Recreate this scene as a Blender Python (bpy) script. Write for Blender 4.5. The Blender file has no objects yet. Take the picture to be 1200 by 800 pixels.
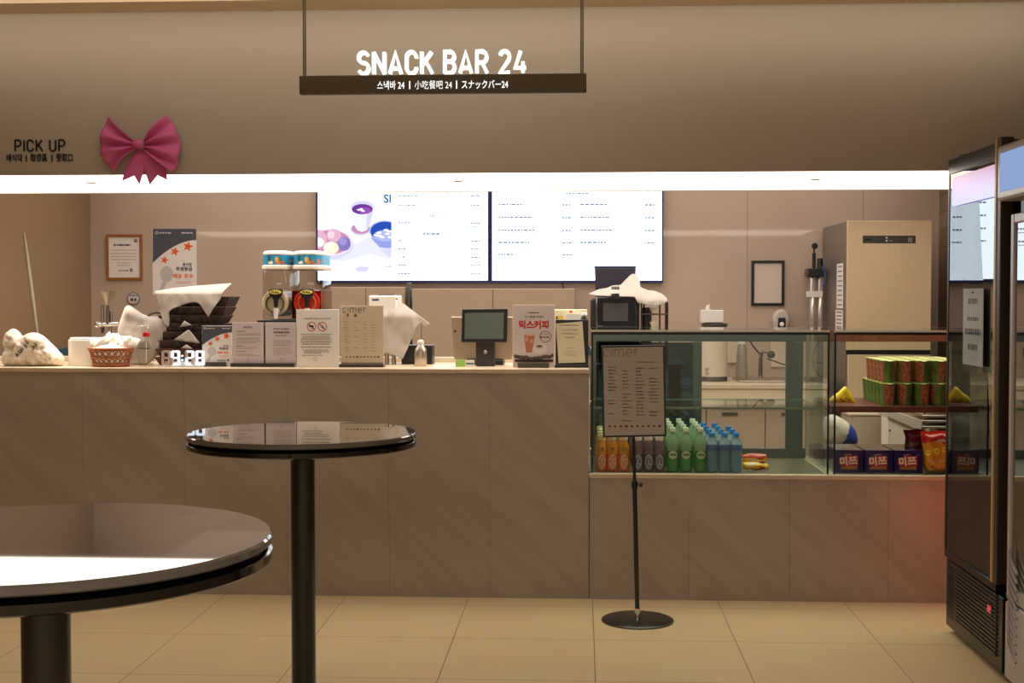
import bpy, bmesh, math, random
from mathutils import Vector, Matrix, noise
from mathutils.geometry import delaunay_2d_cdt
random.seed(7)
scn = bpy.context.scene
COL = scn.collection

# ------------------------------------------------------------------ camera
F = 1527.0
CAM = Vector((0, 0, 1.45))
ROT = Matrix.Rotation(math.radians(3.035), 3, 'Z') @ Matrix.Rotation(math.radians(90 - 1.875), 3, 'X')
cd = bpy.data.cameras.new('camera'); cam = bpy.data.objects.new('camera', cd); COL.objects.link(cam)
cd.sensor_width = 36; cd.lens = 36 * F / 1200; cam.location = CAM
cam.rotation_euler = ROT.to_euler(); cd.clip_start = 0.05; cd.clip_end = 100
scn.camera = cam
scn.view_settings.view_transform = 'Standard'
scn.view_settings.look = 'None'
scn.view_settings.exposure = 0.18
scn.view_settings.gamma = 1.0
scn.view_settings.use_curve_mapping = False
scn.cycles.transparent_max_bounces = 32

def P(px, py, Y):
    d = ROT @ Vector(((px - 600) / F, -(py - 400) / F, -1))
    return CAM + d * (Y / d.y)
def PX(px, Y, py=420): return P(px, py, Y).x
def PZ(py, Y, px=640): return P(px, py, Y).z
def floorpt(px, py):
    d = ROT @ Vector(((px - 600) / F, -(py - 400) / F, -1)); return CAM + d * (-CAM.z / d.z)

# ------------------------------------------------------------------ world and lights
PANEL = 4.2          # luminous soffit strength
SCREEN = 2.1
w = bpy.data.worlds.new('world'); scn.world = w; w.use_nodes = True
w.node_tree.nodes['Background'].inputs[0].default_value = (0.9, 0.8, 0.7, 1)
w.node_tree.nodes['Background'].inputs[1].default_value = 0.02
def area(name, loc, sx, sy, power, col=(1, .8, .58), rot=(0, 0, 0), spread=math.pi):
    l = bpy.data.lights.new(name, 'AREA'); l.shape = 'RECTANGLE'; l.size = sx; l.size_y = sy
    l.energy = power; l.color = col; l.spread = spread
    o = bpy.data.objects.new(name, l); o.location = loc; o.rotation_euler = rot; COL.objects.link(o); return o
def spot(name, loc, power, col=(1, .82, .6), size=70, blend=.6, rad=.03):
    l = bpy.data.lights.new(name, 'SPOT'); l.energy = power; l.color = col; l.spot_size = math.radians(size)
    l.spot_blend = blend; l.shadow_soft_size = rad
    o = bpy.data.objects.new(name, l); o.location = loc; COL.objects.link(o); return o
# hall ceiling: a linear lamp washing the fascia, and downlights over the seating floor
area('linear_ceiling_lamp', (-1.0, 5.30, 2.775), 2.6, .10, 4, (1, .86, .70))
area('ceiling_slot_lamp', (-.5, 5.60, 2.77), 5.4, .05, 3.6, (1, .87, .70), rot=(math.radians(72), 0, 0), spread=math.radians(110))
for x, y in ((-1.9, 2.7), (.2, 2.7), (1.6, 2.7), (-1.9, .9), (.6, .9)):
    spot('hall_downlight', (x, y, 2.76), 32, (1, .87, .72), size=80, rad=.05)
area('lobby_fill_light', (-.4, -1.2, 2.78), 4.0, 2.0, 88, (1, .91, .84))  # added fill from behind the camera for fascia, counter front and papers
area('kitchen_ceiling_lamp', (-.5, 8.1, 2.58), 5.4, 1.7, 46, (1, .90, .84))

# ------------------------------------------------------------------ materials
def lin(c):
    r = []
    for v in c:
        v /= 255.0
        r.append(v / 12.92 if v <= .04045 else ((v + .055) / 1.055) ** 2.4)
    return (*r, 1)
_M = {}
def mat(name, col=(200, 200, 200), rough=.5, metal=0., spec=.5, emit=0., trans=0., coat=0., bump=None, noise_col=None, alpha=1., sheen=0.):
    if name in _M: return _M[name]
    m = bpy.data.materials.new(name); m.use_nodes = True
    nt = m.node_tree; b = nt.nodes['Principled BSDF']
    b.inputs['Base Color'].default_value = lin(col); b.inputs['Roughness'].default_value = rough
    b.inputs['Metallic'].default_value = metal; b.inputs['Specular IOR Level'].default_value = spec
    b.inputs['Transmission Weight'].default_value = trans; b.inputs['Coat Weight'].default_value = coat
    b.inputs['Coat Roughness'].default_value = .05
    b.inputs['Alpha'].default_value = alpha
    b.inputs['Sheen Weight'].default_value = sheen
    if emit:
        b.inputs['Emission Color'].default_value = lin(col); b.inputs['Emission Strength'].default_value = emit
    tc = None
    if bump or noise_col:
        tc = nt.nodes.new('ShaderNodeTexCoord')
    if bump:
        n = nt.nodes.new('ShaderNodeTexNoise'); n.inputs['Scale'].default_value = bump[0]; n.inputs['Detail'].default_value = 4
        bp = nt.nodes.new('ShaderNodeBump'); bp.inputs['Strength'].default_value = bump[1]; bp.inputs['Distance'].default_value = .01
        nt.links.new(tc.outputs['Object'], n.inputs['Vector']); nt.links.new(n.outputs['Fac'], bp.inputs['Height'])
        nt.links.new(bp.outputs['Normal'], b.inputs['Normal'])
    if noise_col:            # (scale, other colour, low, high, stretch)
        sc, c2, lo, hi, st = noise_col
        mp = nt.nodes.new('ShaderNodeMapping'); mp.inputs['Scale'].default_value = st[:3] if len(st) < 4 else [1 / v for v in st[:3]]; mp.vector_type = 'TEXTURE' if len(st) > 3 else 'POINT'
        if len(st) > 3: mp.inputs['Rotation'].default_value = (0, st[3], 0)
        n = nt.nodes.new('ShaderNodeTexNoise'); n.inputs['Scale'].default_value = sc; n.inputs['Detail'].default_value = 6
        r = nt.nodes.new('ShaderNodeValToRGB')
        r.color_ramp.elements[0].position = lo; r.color_ramp.elements[0].color = lin(col)
        r.color_ramp.elements[1].position = hi; r.color_ramp.elements[1].color = lin(c2)
        nt.links.new(tc.outputs['Object'], mp.inputs['Vector']); nt.links.new(mp.outputs['Vector'], n.inputs['Vector'])
        nt.links.new(n.outputs['Fac'], r.inputs['Fac']); nt.links.new(r.outputs['Color'], b.inputs['Base Color'])
    _M[name] = m; return m
def glow(name, col, strength):
    if name in _M: return _M[name]
    m = bpy.data.materials.new(name); m.use_nodes = True; nt = m.node_tree; nt.nodes.clear()
    e = nt.nodes.new('ShaderNodeEmission'); e.inputs[0].default_value = col if len(col) == 4 else (*col, 1); e.inputs[1].default_value = strength
    o = nt.nodes.new('ShaderNodeOutputMaterial'); nt.links.new(e.outputs[0], o.inputs[0]); _M[name] = m; return m
def glass(name, tint=(245, 250, 247), ior=1.45, refl=1.0, rough=0.0):
    if name in _M: return _M[name]
    m = bpy.data.materials.new(name); m.use_nodes = True; nt = m.node_tree; nt.nodes.clear()
    t = nt.nodes.new('ShaderNodeBsdfTransparent'); t.inputs[0].default_value = lin(tint)
    g = nt.nodes.new('ShaderNodeBsdfGlossy'); g.inputs['Roughness'].default_value = rough; g.inputs[0].default_value = (refl, refl, refl, 1)
    f = nt.nodes.new('ShaderNodeFresnel'); f.inputs['IOR'].default_value = ior
    x = nt.nodes.new('ShaderNodeMixShader'); o = nt.nodes.new('ShaderNodeOutputMaterial')
    gm = nt.nodes.new('ShaderNodeNewGeometry'); iv = nt.nodes.new('ShaderNodeMath'); iv.operation = 'SUBTRACT'; iv.inputs[0].default_value = 1
    mu = nt.nodes.new('ShaderNodeMath'); mu.operation = 'MULTIPLY'
    nt.links.new(gm.outputs['Backfacing'], iv.inputs[1]); nt.links.new(iv.outputs[0], mu.inputs[0]); nt.links.new(f.outputs[0], mu.inputs[1])
    nt.links.new(mu.outputs[0], x.inputs[0]); nt.links.new(t.outputs[0], x.inputs[1]); nt.links.new(g.outputs[0], x.inputs[2]); nt.links.new(x.outputs[0], o.inputs[0])
    _M[name] = m; return m
def brickmat(name, c1, c2, mortar, bw, rh, ms, rough, offset=.5, origin=(0, 0, 0), plane='XY', nscale=0, bump=0):
    m = bpy.data.materials.new(name); m.use_nodes = True; nt = m.node_tree; b = nt.nodes['Principled BSDF']
    tc = nt.nodes.new('ShaderNodeTexCoord'); mp = nt.nodes.new('ShaderNodeMapping'); mp.inputs['Location'].default_value = [-v for v in origin]
    br = nt.nodes.new('ShaderNodeTexBrick'); br.offset = offset; br.squash = 1
    br.inputs['Color1'].default_value = lin(c1); br.inputs['Color2'].default_value = lin(c2); br.inputs['Mortar'].default_value = lin(mortar)
    br.inputs['Scale'].default_value = 1; br.inputs['Brick Width'].default_value = bw; br.inputs['Row Height'].default_value = rh
    br.inputs['Mortar Size'].default_value = ms; br.inputs['Mortar Smooth'].default_value = .1; br.inputs['Bias'].default_value = 0
    nt.links.new(tc.outputs['Object'], mp.inputs['Vector'])
    src = mp.outputs['Vector']
    if plane == 'YZ':
        s = nt.nodes.new('ShaderNodeSeparateXYZ'); c = nt.nodes.new('ShaderNodeCombineXYZ')
        nt.links.new(src, s.inputs[0]); nt.links.new(s.outputs[1], c.inputs[0]); nt.links.new(s.outputs[2], c.inputs[1]); src = c.outputs[0]
    nt.links.new(src, br.inputs['Vector'])
    b.inputs['Roughness'].default_value = rough
    n = nt.nodes.new('ShaderNodeTexNoise'); n.inputs['Scale'].default_value = 3.5; n.inputs['Detail'].default_value = 5
    nt.links.new(tc.outputs['Object'], n.inputs['Vector'])
    mx = nt.nodes.new('ShaderNodeMix'); mx.data_type = 'RGBA'; mx.blend_type = 'MULTIPLY'; mx.inputs[0].default_value = .18
    nt.links.new(br.outputs['Color'], mx.inputs[6]); nt.links.new(n.outputs['Color'], mx.inputs[7]); nt.links.new(mx.outputs[2], b.inputs['Base Color'])
    _M[name] = m; return m

WHITE = mat('white_plastic', (226, 222, 216), .4)
PAPER = mat('white_paper', (226, 220, 214), .6)
CREAM = mat('cream_paper', (214, 204, 172), .6)
BEIGEP = mat('beige_print_paper', (196, 182, 158), .35)
BLACK = mat('black_plastic', (16, 16, 17), .35)
BLACKG = mat('black_gloss', (8, 8, 9), .12)
BLACKM = mat('black_painted_metal', (14, 12, 12), .3, coat=.3)
INK = mat('ink_dark', (52, 48, 50), .7)
INKG = mat('ink_grey', (128, 122, 122), .7)
INKL = mat('ink_pale', (165, 158, 154), .7)
RED = mat('red_print', (190, 40, 45), .6)
ORANGE = mat('orange_star', (225, 88, 32), .6)
STEEL = mat('brushed_steel', (190, 182, 170), .34, 1.0, noise_col=(14, (165, 155, 142), .35, .7, (1, 1, 12)))
CHROME = mat('chrome', (200, 196, 190), .12, 1.0)
GREYM = mat('grey_metal', (110, 106, 100), .35, .8)
CLOTH = mat('white_cotton_cloth', (174, 165, 158), .9, bump=(60, .12), sheen=.2)
STONE = mat('warm_grey_stone', (170, 160, 149), .42, noise_col=(2.2, (160, 150, 139), .4, .68, (.8, 1, 7.0, .75)), bump=(30, .03))
TOPSTONE = mat('pale_countertop_stone', (212, 196, 172), .3, noise_col=(9, (200, 183, 158), .4, .7, (1, 1, 1)))
PLASTER = mat('warm_grey_plaster', (180, 170, 158), .85, bump=(120, .03))
CEIL = mat('ceiling_paint', (216, 196, 168), .85)
WALLK = mat('polished_kitchen_wall', (186, 166, 150), .045, spec=.5, noise_col=(2.5, (182, 162, 146), .3, .7, (1, 1, 1)))
WALLL = mat('brown_side_wall', (138, 112, 84), .4)
GRANITE = mat('dark_granite', (102, 99, 95), .02, spec=.95, noise_col=(7, (120, 116, 110), .55, .8, (1, 1, 1)))
GLASS = glass('clear_case_glass', (250, 253, 251))
GLASST = glass('green_edge_glass', (242, 250, 245))
TINT = glass('dark_tinted_glass', (110, 146, 158), 1.7)
ACRYL = glass('clear_acrylic', (238, 240, 240), 1.4)

# ------------------------------------------------------------------ mesh building
class MB:
    def __init__(s): s.v = []; s.f = []; s.m = []; s.mats = []
    def mi(s, m):
        if m not in s.mats: s.mats.append(m)
        return s.mats.index(m)
    def add(s, vs, fs, m):
        k = len(s.v); s.v += [Vector(v) for v in vs]; i = s.mi(m)
        for f in fs: s.f.append([k + a for a in f]); s.m.append(i)
        return s
    def box(s, x0, x1, y0, y1, z0, z1, m):
        v = [(x, y, z) for x in (x0, x1) for y in (y0, y1) for z in (z0, z1)]
        return s.add(v, [(0, 1, 3, 2), (4, 6, 7, 5), (0, 4, 5, 1), (2, 3, 7, 6), (0, 2, 6, 4), (1, 5, 7, 3)], m)
    def cyl(s, p0, p1, r0, r1, m, n=24, caps=True):
        p0 = Vector(p0); p1 = Vector(p1); d = (p1 - p0).normalized()
        a = d.orthogonal().normalized(); b = d.cross(a); vs = []
        for p, r in ((p0, r0), (p1, r1)):
            for i in range(n):
                t = 2 * math.pi * i / n; vs.append(p + a * (r * math.cos(t)) + b * (r * math.sin(t)))
        fs = [(i, (i + 1) % n, n + (i + 1) % n, n + i) for i in range(n)]
        if caps: fs += [tuple(range(n - 1, -1, -1)), tuple(range(n, 2 * n))]
        return s.add(vs, fs, m)
    def lathe(s, prof, c, m, n=32, sx=1, sy=1, axis='Z', caps=True):
        vs = []; c = Vector(c)
        for r, z in prof:
            for i in range(n):
                t = 2 * math.pi * i / n
                q = (r * sx * math.cos(t), r * sy * math.sin(t), z)
                if axis == 'Y': q = (q[0], -q[2], q[1])
                vs.append(c + Vector(q))
        fs = []
        for k in range(len(prof) - 1):
            for i in range(n): fs.append((k * n + i, k * n + (i + 1) % n, (k + 1) * n + (i + 1) % n, (k + 1) * n + i))
        if caps:
            if prof[0][0] > 1e-5: fs.append(tuple(range(n - 1, -1, -1)))
            if prof[-1][0] > 1e-5: fs.append(tuple((len(prof) - 1) * n + i for i in range(n)))
        return s.add(vs, fs, m)
    def slathe(s, prof, c, rx, ry, m, n=40, e=.45):     # profile of (scale, height) over a rounded-square plan
        vs = []; c = Vector(c); N = len(prof)
        for k, z in prof:
            for i in range(n):
                t = 2 * math.pi * i / n; a, b = math.cos(t), math.sin(t)
                vs.append((c.x + k * rx * math.copysign(abs(a) ** e, a), c.y + k * ry * math.copysign(abs(b) ** e, b), z))
        fs = [(k * n + i, k * n + (i + 1) % n, (k + 1) * n + (i + 1) % n, (k + 1) * n + i) for k in range(N - 1) for i in range(n)]
        fs += [tuple(range(n - 1, -1, -1)), tuple((N - 1) * n + i for i in range(n))]
        return s.add(vs, fs, m)
    def tube(s, pts, r, m, n=10, closed=False, flat=1):
        pts = [Vector(p) for p in pts]; N = len(pts); vs = []; up = None
        for i in range(N):
            a = pts[(i - 1) % N] if closed else pts[max(i - 1, 0)]
            b = pts[(i + 1) % N] if closed else pts[min(i + 1, N - 1)]
            d = (b - a).normalized()
            if up is None: up = d.orthogonal().normalized()
            up = (up - d * up.dot(d)).normalized(); q = d.cross(up)
            for k in range(n):
                t = 2 * math.pi * k / n; vs.append(pts[i] + up * (r * math.cos(t)) + q * (r * flat * math.sin(t)))
        fs = []
        for i in range(N if closed else N - 1):
            j = (i + 1) % N
            for k in range(n): fs.append((i * n + k, i * n + (k + 1) % n, j * n + (k + 1) % n, j * n + k))
        if not closed: fs += [tuple(range(n - 1, -1, -1)), tuple((N - 1) * n + k for k in range(n))]
        return s.add(vs, fs, m)
    def extr(s, poly, y0, y1, m):          # polygon in (x,z), extruded along y
        n = len(poly); vs = [(x, y0, z) for x, z in poly] + [(x, y1, z) for x, z in poly]
        fs = [tuple(range(n)), tuple(range(2 * n - 1, n - 1, -1))] + [(i, i + n, (i + 1) % n + n, (i + 1) % n) for i in range(n)]
        return s.add(vs, fs, m)
    def extrz(s, poly, z0, z1, m):
        n = len(poly); vs = [(x, y, z0) for x, y in poly] + [(x, y, z1) for x, y in poly]
        fs = [tuple(range(n - 1, -1, -1)), tuple(range(n, 2 * n))] + [(i, (i + 1) % n, (i + 1) % n + n, i + n) for i in range(n)]
        return s.add(vs, fs, m)
    def text(s, body, x, z, y, size, m, align='CENTER', bold=0, depth=0, sx=1, width=None, rot=0, fn=None):
        vs, fs = textmesh(body, bold, depth)
        if not vs: return s
        x0 = min(v.x for v in vs); x1 = max(v.x for v in vs); k = size / .7
        if width: sx = width / ((x1 - x0) * k)
        off = {'CENTER': -(x0 + x1) / 2, 'LEFT': -x0, 'RIGHT': -x1}[align]
        out = []
        for v in vs:
            u, q = (v.x + off) * k * sx, v.y * k
            if rot: u, q = u * math.cos(rot) - q * math.sin(rot), u * math.sin(rot) + q * math.cos(rot)
            out.append((x + u, (fn(x + u, z + q) if fn else y) - v.z * (k if depth else 0), z + q))
        return s.add(out, fs, m)
    def build(s, name, parent=None, base=None, bevel=0, seg=2, smooth=35, subsurf=0, solid=0):
        me = bpy.data.meshes.new(name); o = bpy.data.objects.new(name, me); COL.objects.link(o)
        r = parent
        while r is not None and r.parent is not None: r = r.parent
        off = Vector(base) if base is not None else (r.location.copy() if r is not None else Vector((0, 0, 0)))
        me.from_pydata([v - off for v in s.v], [], s.f)
        for m in s.mats: me.materials.append(m)
        me.polygons.foreach_set('material_index', s.m)
        bm = bmesh.new(); bm.from_mesh(me); bmesh.ops.recalc_face_normals(bm, faces=bm.faces); bm.to_mesh(me); bm.free()
        if smooth:
            me.polygons.foreach_set('use_smooth', [True] * len(me.polygons)); me.set_sharp_from_angle(angle=math.radians(smooth))
        me.update()
        if solid: q = o.modifiers.new('solid', 'SOLIDIFY'); q.thickness = solid; q.offset = 0
        if bevel: q = o.modifiers.new('bevel', 'BEVEL'); q.width = bevel; q.segments = seg; q.limit_method = 'ANGLE'; q.angle_limit = math.radians(40)
        if subsurf: q = o.modifiers.new('sub', 'SUBSURF'); q.levels = subsurf; q.render_levels = subsurf
        if parent is not None: o.parent = parent
        elif base is not None: o.location = base
        return o
_T = {}
def textmesh(body, bold=0, depth=0):
    key = (body, bold, depth)
    if key in _T: return _T[key]
    cu = bpy.data.curves.new('t', 'FONT'); cu.body = body; cu.offset = bold; cu.extrude = depth; cu.resolution_u = 3
    o = bpy.data.objects.new('t', cu); COL.objects.link(o)
    dg = bpy.context.evaluated_depsgraph_get(); dg.update()
    me = o.evaluated_get(dg).to_mesh()
    r = ([v.co.copy() for v in me.vertices], [tuple(p.vertices) for p in me.polygons])
    o.evaluated_get(dg).to_mesh_clear(); bpy.data.objects.remove(o); bpy.data.curves.remove(cu)
    _T[key] = r; return r

def tag(o, label, cat, group=None):
    o['label'] = label; o['category'] = cat
    if group: o['group'] = group
    return o
def thing(name, loc, label, cat, group=None, rz=0):
    o = bpy.data.objects.new(name, None); COL.objects.link(o); o.location = loc; o.empty_display_size = .05
    return tag(o, label, cat, group)
def struct(o): o['kind'] = 'structure'; return o
def stuff(o): o['kind'] = 'stuff'; return o
def dup(root, loc, label=None, group=None):
    r = root.copy(); COL.objects.link(r); r.location = loc
    if label: r['label'] = label
    if group: r['group'] = group
    def rec(a, b):
        for ch in a.children:
            c = ch.copy(); COL.objects.link(c); c.parent = b; c.matrix_parent_inverse = ch.matrix_parent_inverse.copy(); rec(ch, c)
    rec(root, r); return r
ORD = ['first', 'second', 'third', 'fourth', 'fifth', 'sixth', 'seventh', 'eighth', 'ninth', 'tenth']

# flat drawing on a plane that faces the viewer side of the room, in photograph pixels
def clipx(poly, a, b):
    for lim, sg in ((a, 1), (b, -1)):
        out = []
        for i in range(len(poly)):
            p, q = poly[i], poly[(i + 1) % len(poly)]
            ip = (p[0] - lim) * sg >= 0; iq = (q[0] - lim) * sg >= 0
            if ip: out.append(p)
            if ip != iq:
                t = (lim - p[0]) / (q[0] - p[0]); out.append((lim, p[1] + t * (q[1] - p[1])))
        poly = out
        if not poly: return []
    return poly
class Sheet(MB):
    def __init__(s, Y, refpx): super().__init__(); s.Y = Y; s.k = (P(refpx + 1, 400, Y) - P(refpx, 400, Y)).x; s.clip = None; s.l = 0
    def y(s): return s.Y - .0004 * (1 + s.l)
    def poly(s, pts, m, layer=None):
        if s.clip: pts = clipx(pts, *s.clip)
        if len(pts) < 3: return s
        s.l += .25
        vs = []
        for a, b in pts:
            p = P(a, b, s.Y); vs.append((p.x, s.y(), p.z))
        return s.add(vs, [tuple(range(len(vs)))], m)
    def rect(s, x0, y0, x1, y1, m): return s.poly([(x0, y0), (x1, y0), (x1, y1), (x0, y1)], m)
    def ell(s, cx, cy, rx, ry, m, n=36): return s.poly([(cx + rx * math.cos(2 * math.pi * i / n), cy + ry * math.sin(2 * math.pi * i / n)) for i in range(n)], m)
    def ring(s, cx, cy, r, w, m, n=32):
        s.l += .25; vs = []
        for i in range(n):
            for q in (r, r - w):
                p = P(cx + q * math.cos(2 * math.pi * i / n), cy + q * math.sin(2 * math.pi * i / n), s.Y); vs.append((p.x, s.y(), p.z))
        return s.add(vs, [(2 * i, 2 * ((i + 1) % n), 2 * ((i + 1) % n) + 1, 2 * i + 1) for i in range(n)], m)
    def star(s, cx, cy, r, m, rot=0):
        return s.poly([(cx + (r if i % 2 == 0 else r * .42) * math.sin(math.pi * i / 5 + rot), cy - (r if i % 2 == 0 else r * .42) * math.cos(math.pi * i / 5 + rot)) for i in range(10)], m)
    def words(s, x0, x1, y, h, m, avg=4.0):      # a line of print too small to read
        x = x0
        while x < x1 - .4:
            wd = min(random.uniform(.5, 1.5) * avg, x1 - x); s.l -= .25; s.rect(x, y - h / 2, x + wd, y + h / 2, m); x += wd + max(.25, h * .45)
        return s
    def txt(s, body, cx, base, cap, m, **kw):
        s.l += .25; p = P(cx, base, s.Y)
        if 'width' in kw: kw['width'] *= s.k
        return s.text(body, p.x, p.z, s.y(), cap * s.k, m, **kw)

# stroke lettering (condensed grotesque)
def arc(cx, cy, rx, ry, a0, a1, n=10):
    return [(cx + rx * math.cos(math.radians(a0 + (a1 - a0) * i / n)), cy + ry * math.sin(math.radians(a0 + (a1 - a0) * i / n))) for i in range(n + 1)]
GL = {  # glyph: (width, strokes) in a box of height 1, centre lines
 'S': (.52, [arc(.26, .74, .26, .26, 25, 180, 12) + [(0, .72)] + arc(.26, .72, .26, .2, 180, 250, 5)[1:] + arc(.26, .26, .26, .26, 62, -155, 16)]),
 'N': (.56, [[(0, 0), (0, 1)], [(0, 1), (.56, 0)], [(.56, 0), (.56, 1)]]),
 'A': (.60, [[(0, 0), (.3, 1), (.6, 0)], [(.1, .24), (.5, .24)]]),
 'C': (.52, [[(.52, .72)] + arc(.26, .74, .26, .26, 0, 180, 12) + arc(.26, .26, .26, .26, 180, 360, 12) + [(.52, .28)]]),
 'K': (.54, [[(0, 0), (0, 1)], [(.52, 1), (0, .36)], [(.2, .58), (.56, 0)]]),
 'B': (.52, [[(0, 0), (0, 1), (.27, 1)] + arc(.27, .77, .23, .23, 90, -90, 10) + [(0, .54)], [(.2, .54), (.27, .54)] + arc(.26, .27, .26, .27, 90, -90, 10) + [(0, 0)]]),
 'R': (.54, [[(0, 0), (0, 1), (.27, 1)] + arc(.27, .74, .25, .26, 90, -90, 10) + [(0, .48)], [(.27, .48), (.54, 0)]]),
 '2': (.50, [arc(.25, .75, .25, .25, 165, -20, 12) + [(.44, .56), (0, 0), (.52, 0)]]),
 '4': (.56, [[(.30, 1), (0, .22), (.58, .22)], [(.42, .5), (.42, 0)]]),
 'P': (.52, [[(0, 0), (0, 1), (.27, 1)] + arc(.27, .72, .25, .28, 90, -90, 10) + [(0, .44)]]),
 'I': (.0, [[(0, 0), (0, 1)]]),
 'U': (.54, [[(0, 1)] + arc(.27, .26, .27, .26, 180, 360, 12) + [(.54, 1)]]),
 ' ': (.16, []),
 'c': (.5, [arc(.27, .36, .27, .36, 50, 310, 16)]),
 'i': (.0, [[(0, 0), (0, .72)], [(0, .92), (0, 1.0)]]),
 'm': (.86, [[(0, 0), (0, .72)], [(0, .45)] + arc(.215, .5, .215, .22, 180, 0, 10) + [(.43, 0)], [(.43, .45)] + arc(.645, .5, .215, .22, 180, 0, 10) + [(.86, 0)]]),
 'e': (.52, [[(0, .36), (.53, .36)] + arc(.265, .36, .265, .36, 0, 310, 18)]),
 'r': (.28, [[(0, 0), (0, .72)], [(0, .42)] + arc(.26, .46, .26, .26, 180, 80, 8)]),
}
def ribbon(mb, pts, wd, y0, y1, m):
    pts = [Vector(p) for p in pts]; L = []; R = []
    for i, p in enumerate(pts):
        a = (p - pts[i - 1]).normalized() if i else None
        b = (pts[i + 1] - p).normalized() if i < len(pts) - 1 else None
        if a is None: a = b
        if b is None: b = a
        n = (Vector((-a.y, a.x)) + Vector((-b.y, b.x)))
        n = n.normalized() if n.length > 1e-6 else Vector((-a.y, a.x))
        c = max(.80, n.dot(Vector((-a.y, a.x)))); h = wd / 2 / c
        L.append(p + n * h); R.append(p - n * h)
    k = len(pts)
    vs = [(q.x, y, q.y) for y in (y0, y1) for q in L + R]; o = 2 * k
    fs = []
    for i in range(k - 1):
        fs += [(i, i + 1, k + i + 1, k + i), (o + i, o + k + i, o + k + i + 1, o + i + 1), (i, o + i, o + i + 1, i + 1), (k + i, k + i + 1, o + k + i + 1, o + k + i)]
    fs += [(0, k, o + k, o), (k - 1, o + k - 1, o + 2 * k - 1, 2 * k - 1)]
    mb.add(vs, fs, m)
def lettering(mb, s, x0, x1, z0, cap, wt, y0, y1, m, gap=.2):
    adv = 0; pos = []
    for ch in s: pos.append(adv); adv += GL[ch][0] + wt + gap * (.6 if ch == ' ' else 1)
    tot = adv - gap; kx = (x1 - x0) / tot; kz = cap
    for ch, a in zip(s, pos):
        for st in GL[ch][1]:
            # centre lines inset by half the weight
            pts = [(x0 + (a + wt / 2 + u) * kx, z0 + (wt / 2 + v * (1 - wt)) * kz) for u, v in st]
            ribbon(mb, pts, wt * kz, y0, y1, m)

# soft shapes from outlines: closed pillows and hanging sheets
def cdt(outline, h):
    xs = [p[0] for p in outline]; zs = [p[1] for p in outline]
    # resample boundary
    B = []
    n = len(outline)
    for i in range(n):
        a = Vector(outline[i]); b = Vector(outline[(i + 1) % n]); k = max(1, int((b - a).length / h))
        for j in range(k): B.append(a + (b - a) * (j / k))
    def inside(p):
        c = False
        for i in range(len(B)):
            a = B[i]; b = B[(i + 1) % len(B)]
            if (a.y > p.y) != (b.y > p.y) and p.x < (b.x - a.x) * (p.y - a.y) / (b.y - a.y) + a.x: c = not c
        return c
    def dist(p):
        d = 9
        for i in range(len(B)):
            a = B[i]; b = B[(i + 1) % len(B)]; ab = b - a; t = max(0, min(1, (p - a).dot(ab) / max(ab.dot(ab), 1e-12)))
            d = min(d, (a + ab * t - p).length)
        return d
    pts = list(B); r = 0
    z = min(zs) + h * .5
    while z < max(zs):
        x = min(xs) + (h * .5 if r % 2 else 0)
        while x < max(xs):
            q = Vector((x, z))
            if inside(q) and dist(q) > h * .45: pts.append(q)
            x += h
        z += h * .87; r += 1
    ed = [(i, (i + 1) % len(B)) for i in range(len(B))]
    V, E, Fc, *_ = delaunay_2d_cdt(pts, ed, [], 1, 1e-6)
    return V, Fc, dist, len(B)
def smooth_outline(o, it=2):
    for _ in range(it):
        q = []
        for i in range(len(o)):
            a = o[i]; b = o[(i + 1) % len(o)]
            q += [(a[0] * .75 + b[0] * .25, a[1] * .75 + b[1] * .25), (a[0] * .25 + b[0] * .75, a[1] * .25 + b[1] * .75)]
        o = q
    return o
def puff(mb, outline, Y, D, m, R=.05, h=.012, wr=.006, ws=25, seed=0, smooth=1, matfn=None):
    if smooth: outline = smooth_outline(outline, smooth)
    V, Fc, dist, nb = cdt(outline, h)
    def bul(x, z):
        d = min(1, dist(Vector((x, z))) / R)
        b = D * math.sqrt(max(0, 1 - (1 - d) ** 2))
        return b + wr * noise.noise(Vector((x * ws + seed, z * ws, seed))) * min(1, d * 2) + wr * .6 * noise.noise(Vector((x * ws * 2.3, z * ws * 2.3 + seed, 3))) * min(1, d * 2)
    fr = [(v.x, Y - bul(v.x, v.y), v.y) for v in V]; bk = [(v.x, Y + bul(v.x, v.y) * .9 + 1e-5, v.y) for v in V]
    n = len(V)
    if matfn is None:
        mb.add(fr + bk, [tuple(f) for f in Fc] + [tuple(n + i for i in reversed(f)) for f in Fc], m)
    else:
        k = len(mb.v); mb.v += [Vector(q) for q in fr + bk]
        for f in Fc:
            c = sum((V[i] for i in f), Vector((0, 0))) / len(f); mi = mb.mi(matfn(c.x, c.y))
            mb.f.append([k + i for i in f]); mb.m.append(mi); mb.f.append([k + n + i for i in reversed(f)]); mb.m.append(mi)
    return lambda x, z: Y - bul(x, z) - .0015
def drape(mb, outline, yfun, m, h=.012, wr=.006, ws=16, seed=0, smooth=0):
    if smooth: outline = smooth_outline(outline, smooth)
    V, Fc, dist, nb = cdt(outline, h)
    vs = [(v.x, yfun(v.x, v.y) + wr * noise.noise(Vector((v.x * ws + seed, v.y * ws * .6, seed))) + wr * .5 * noise.noise(Vector((v.x * ws * 2.5, v.y * ws, seed + 5))), v.y) for v in V]
    mb.add(vs, [tuple(f) for f in Fc], m)
def pxpoly(pts, Y): return [(P(a, b, Y).x, P(a, b, Y).z) for a, b in pts]

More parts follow.
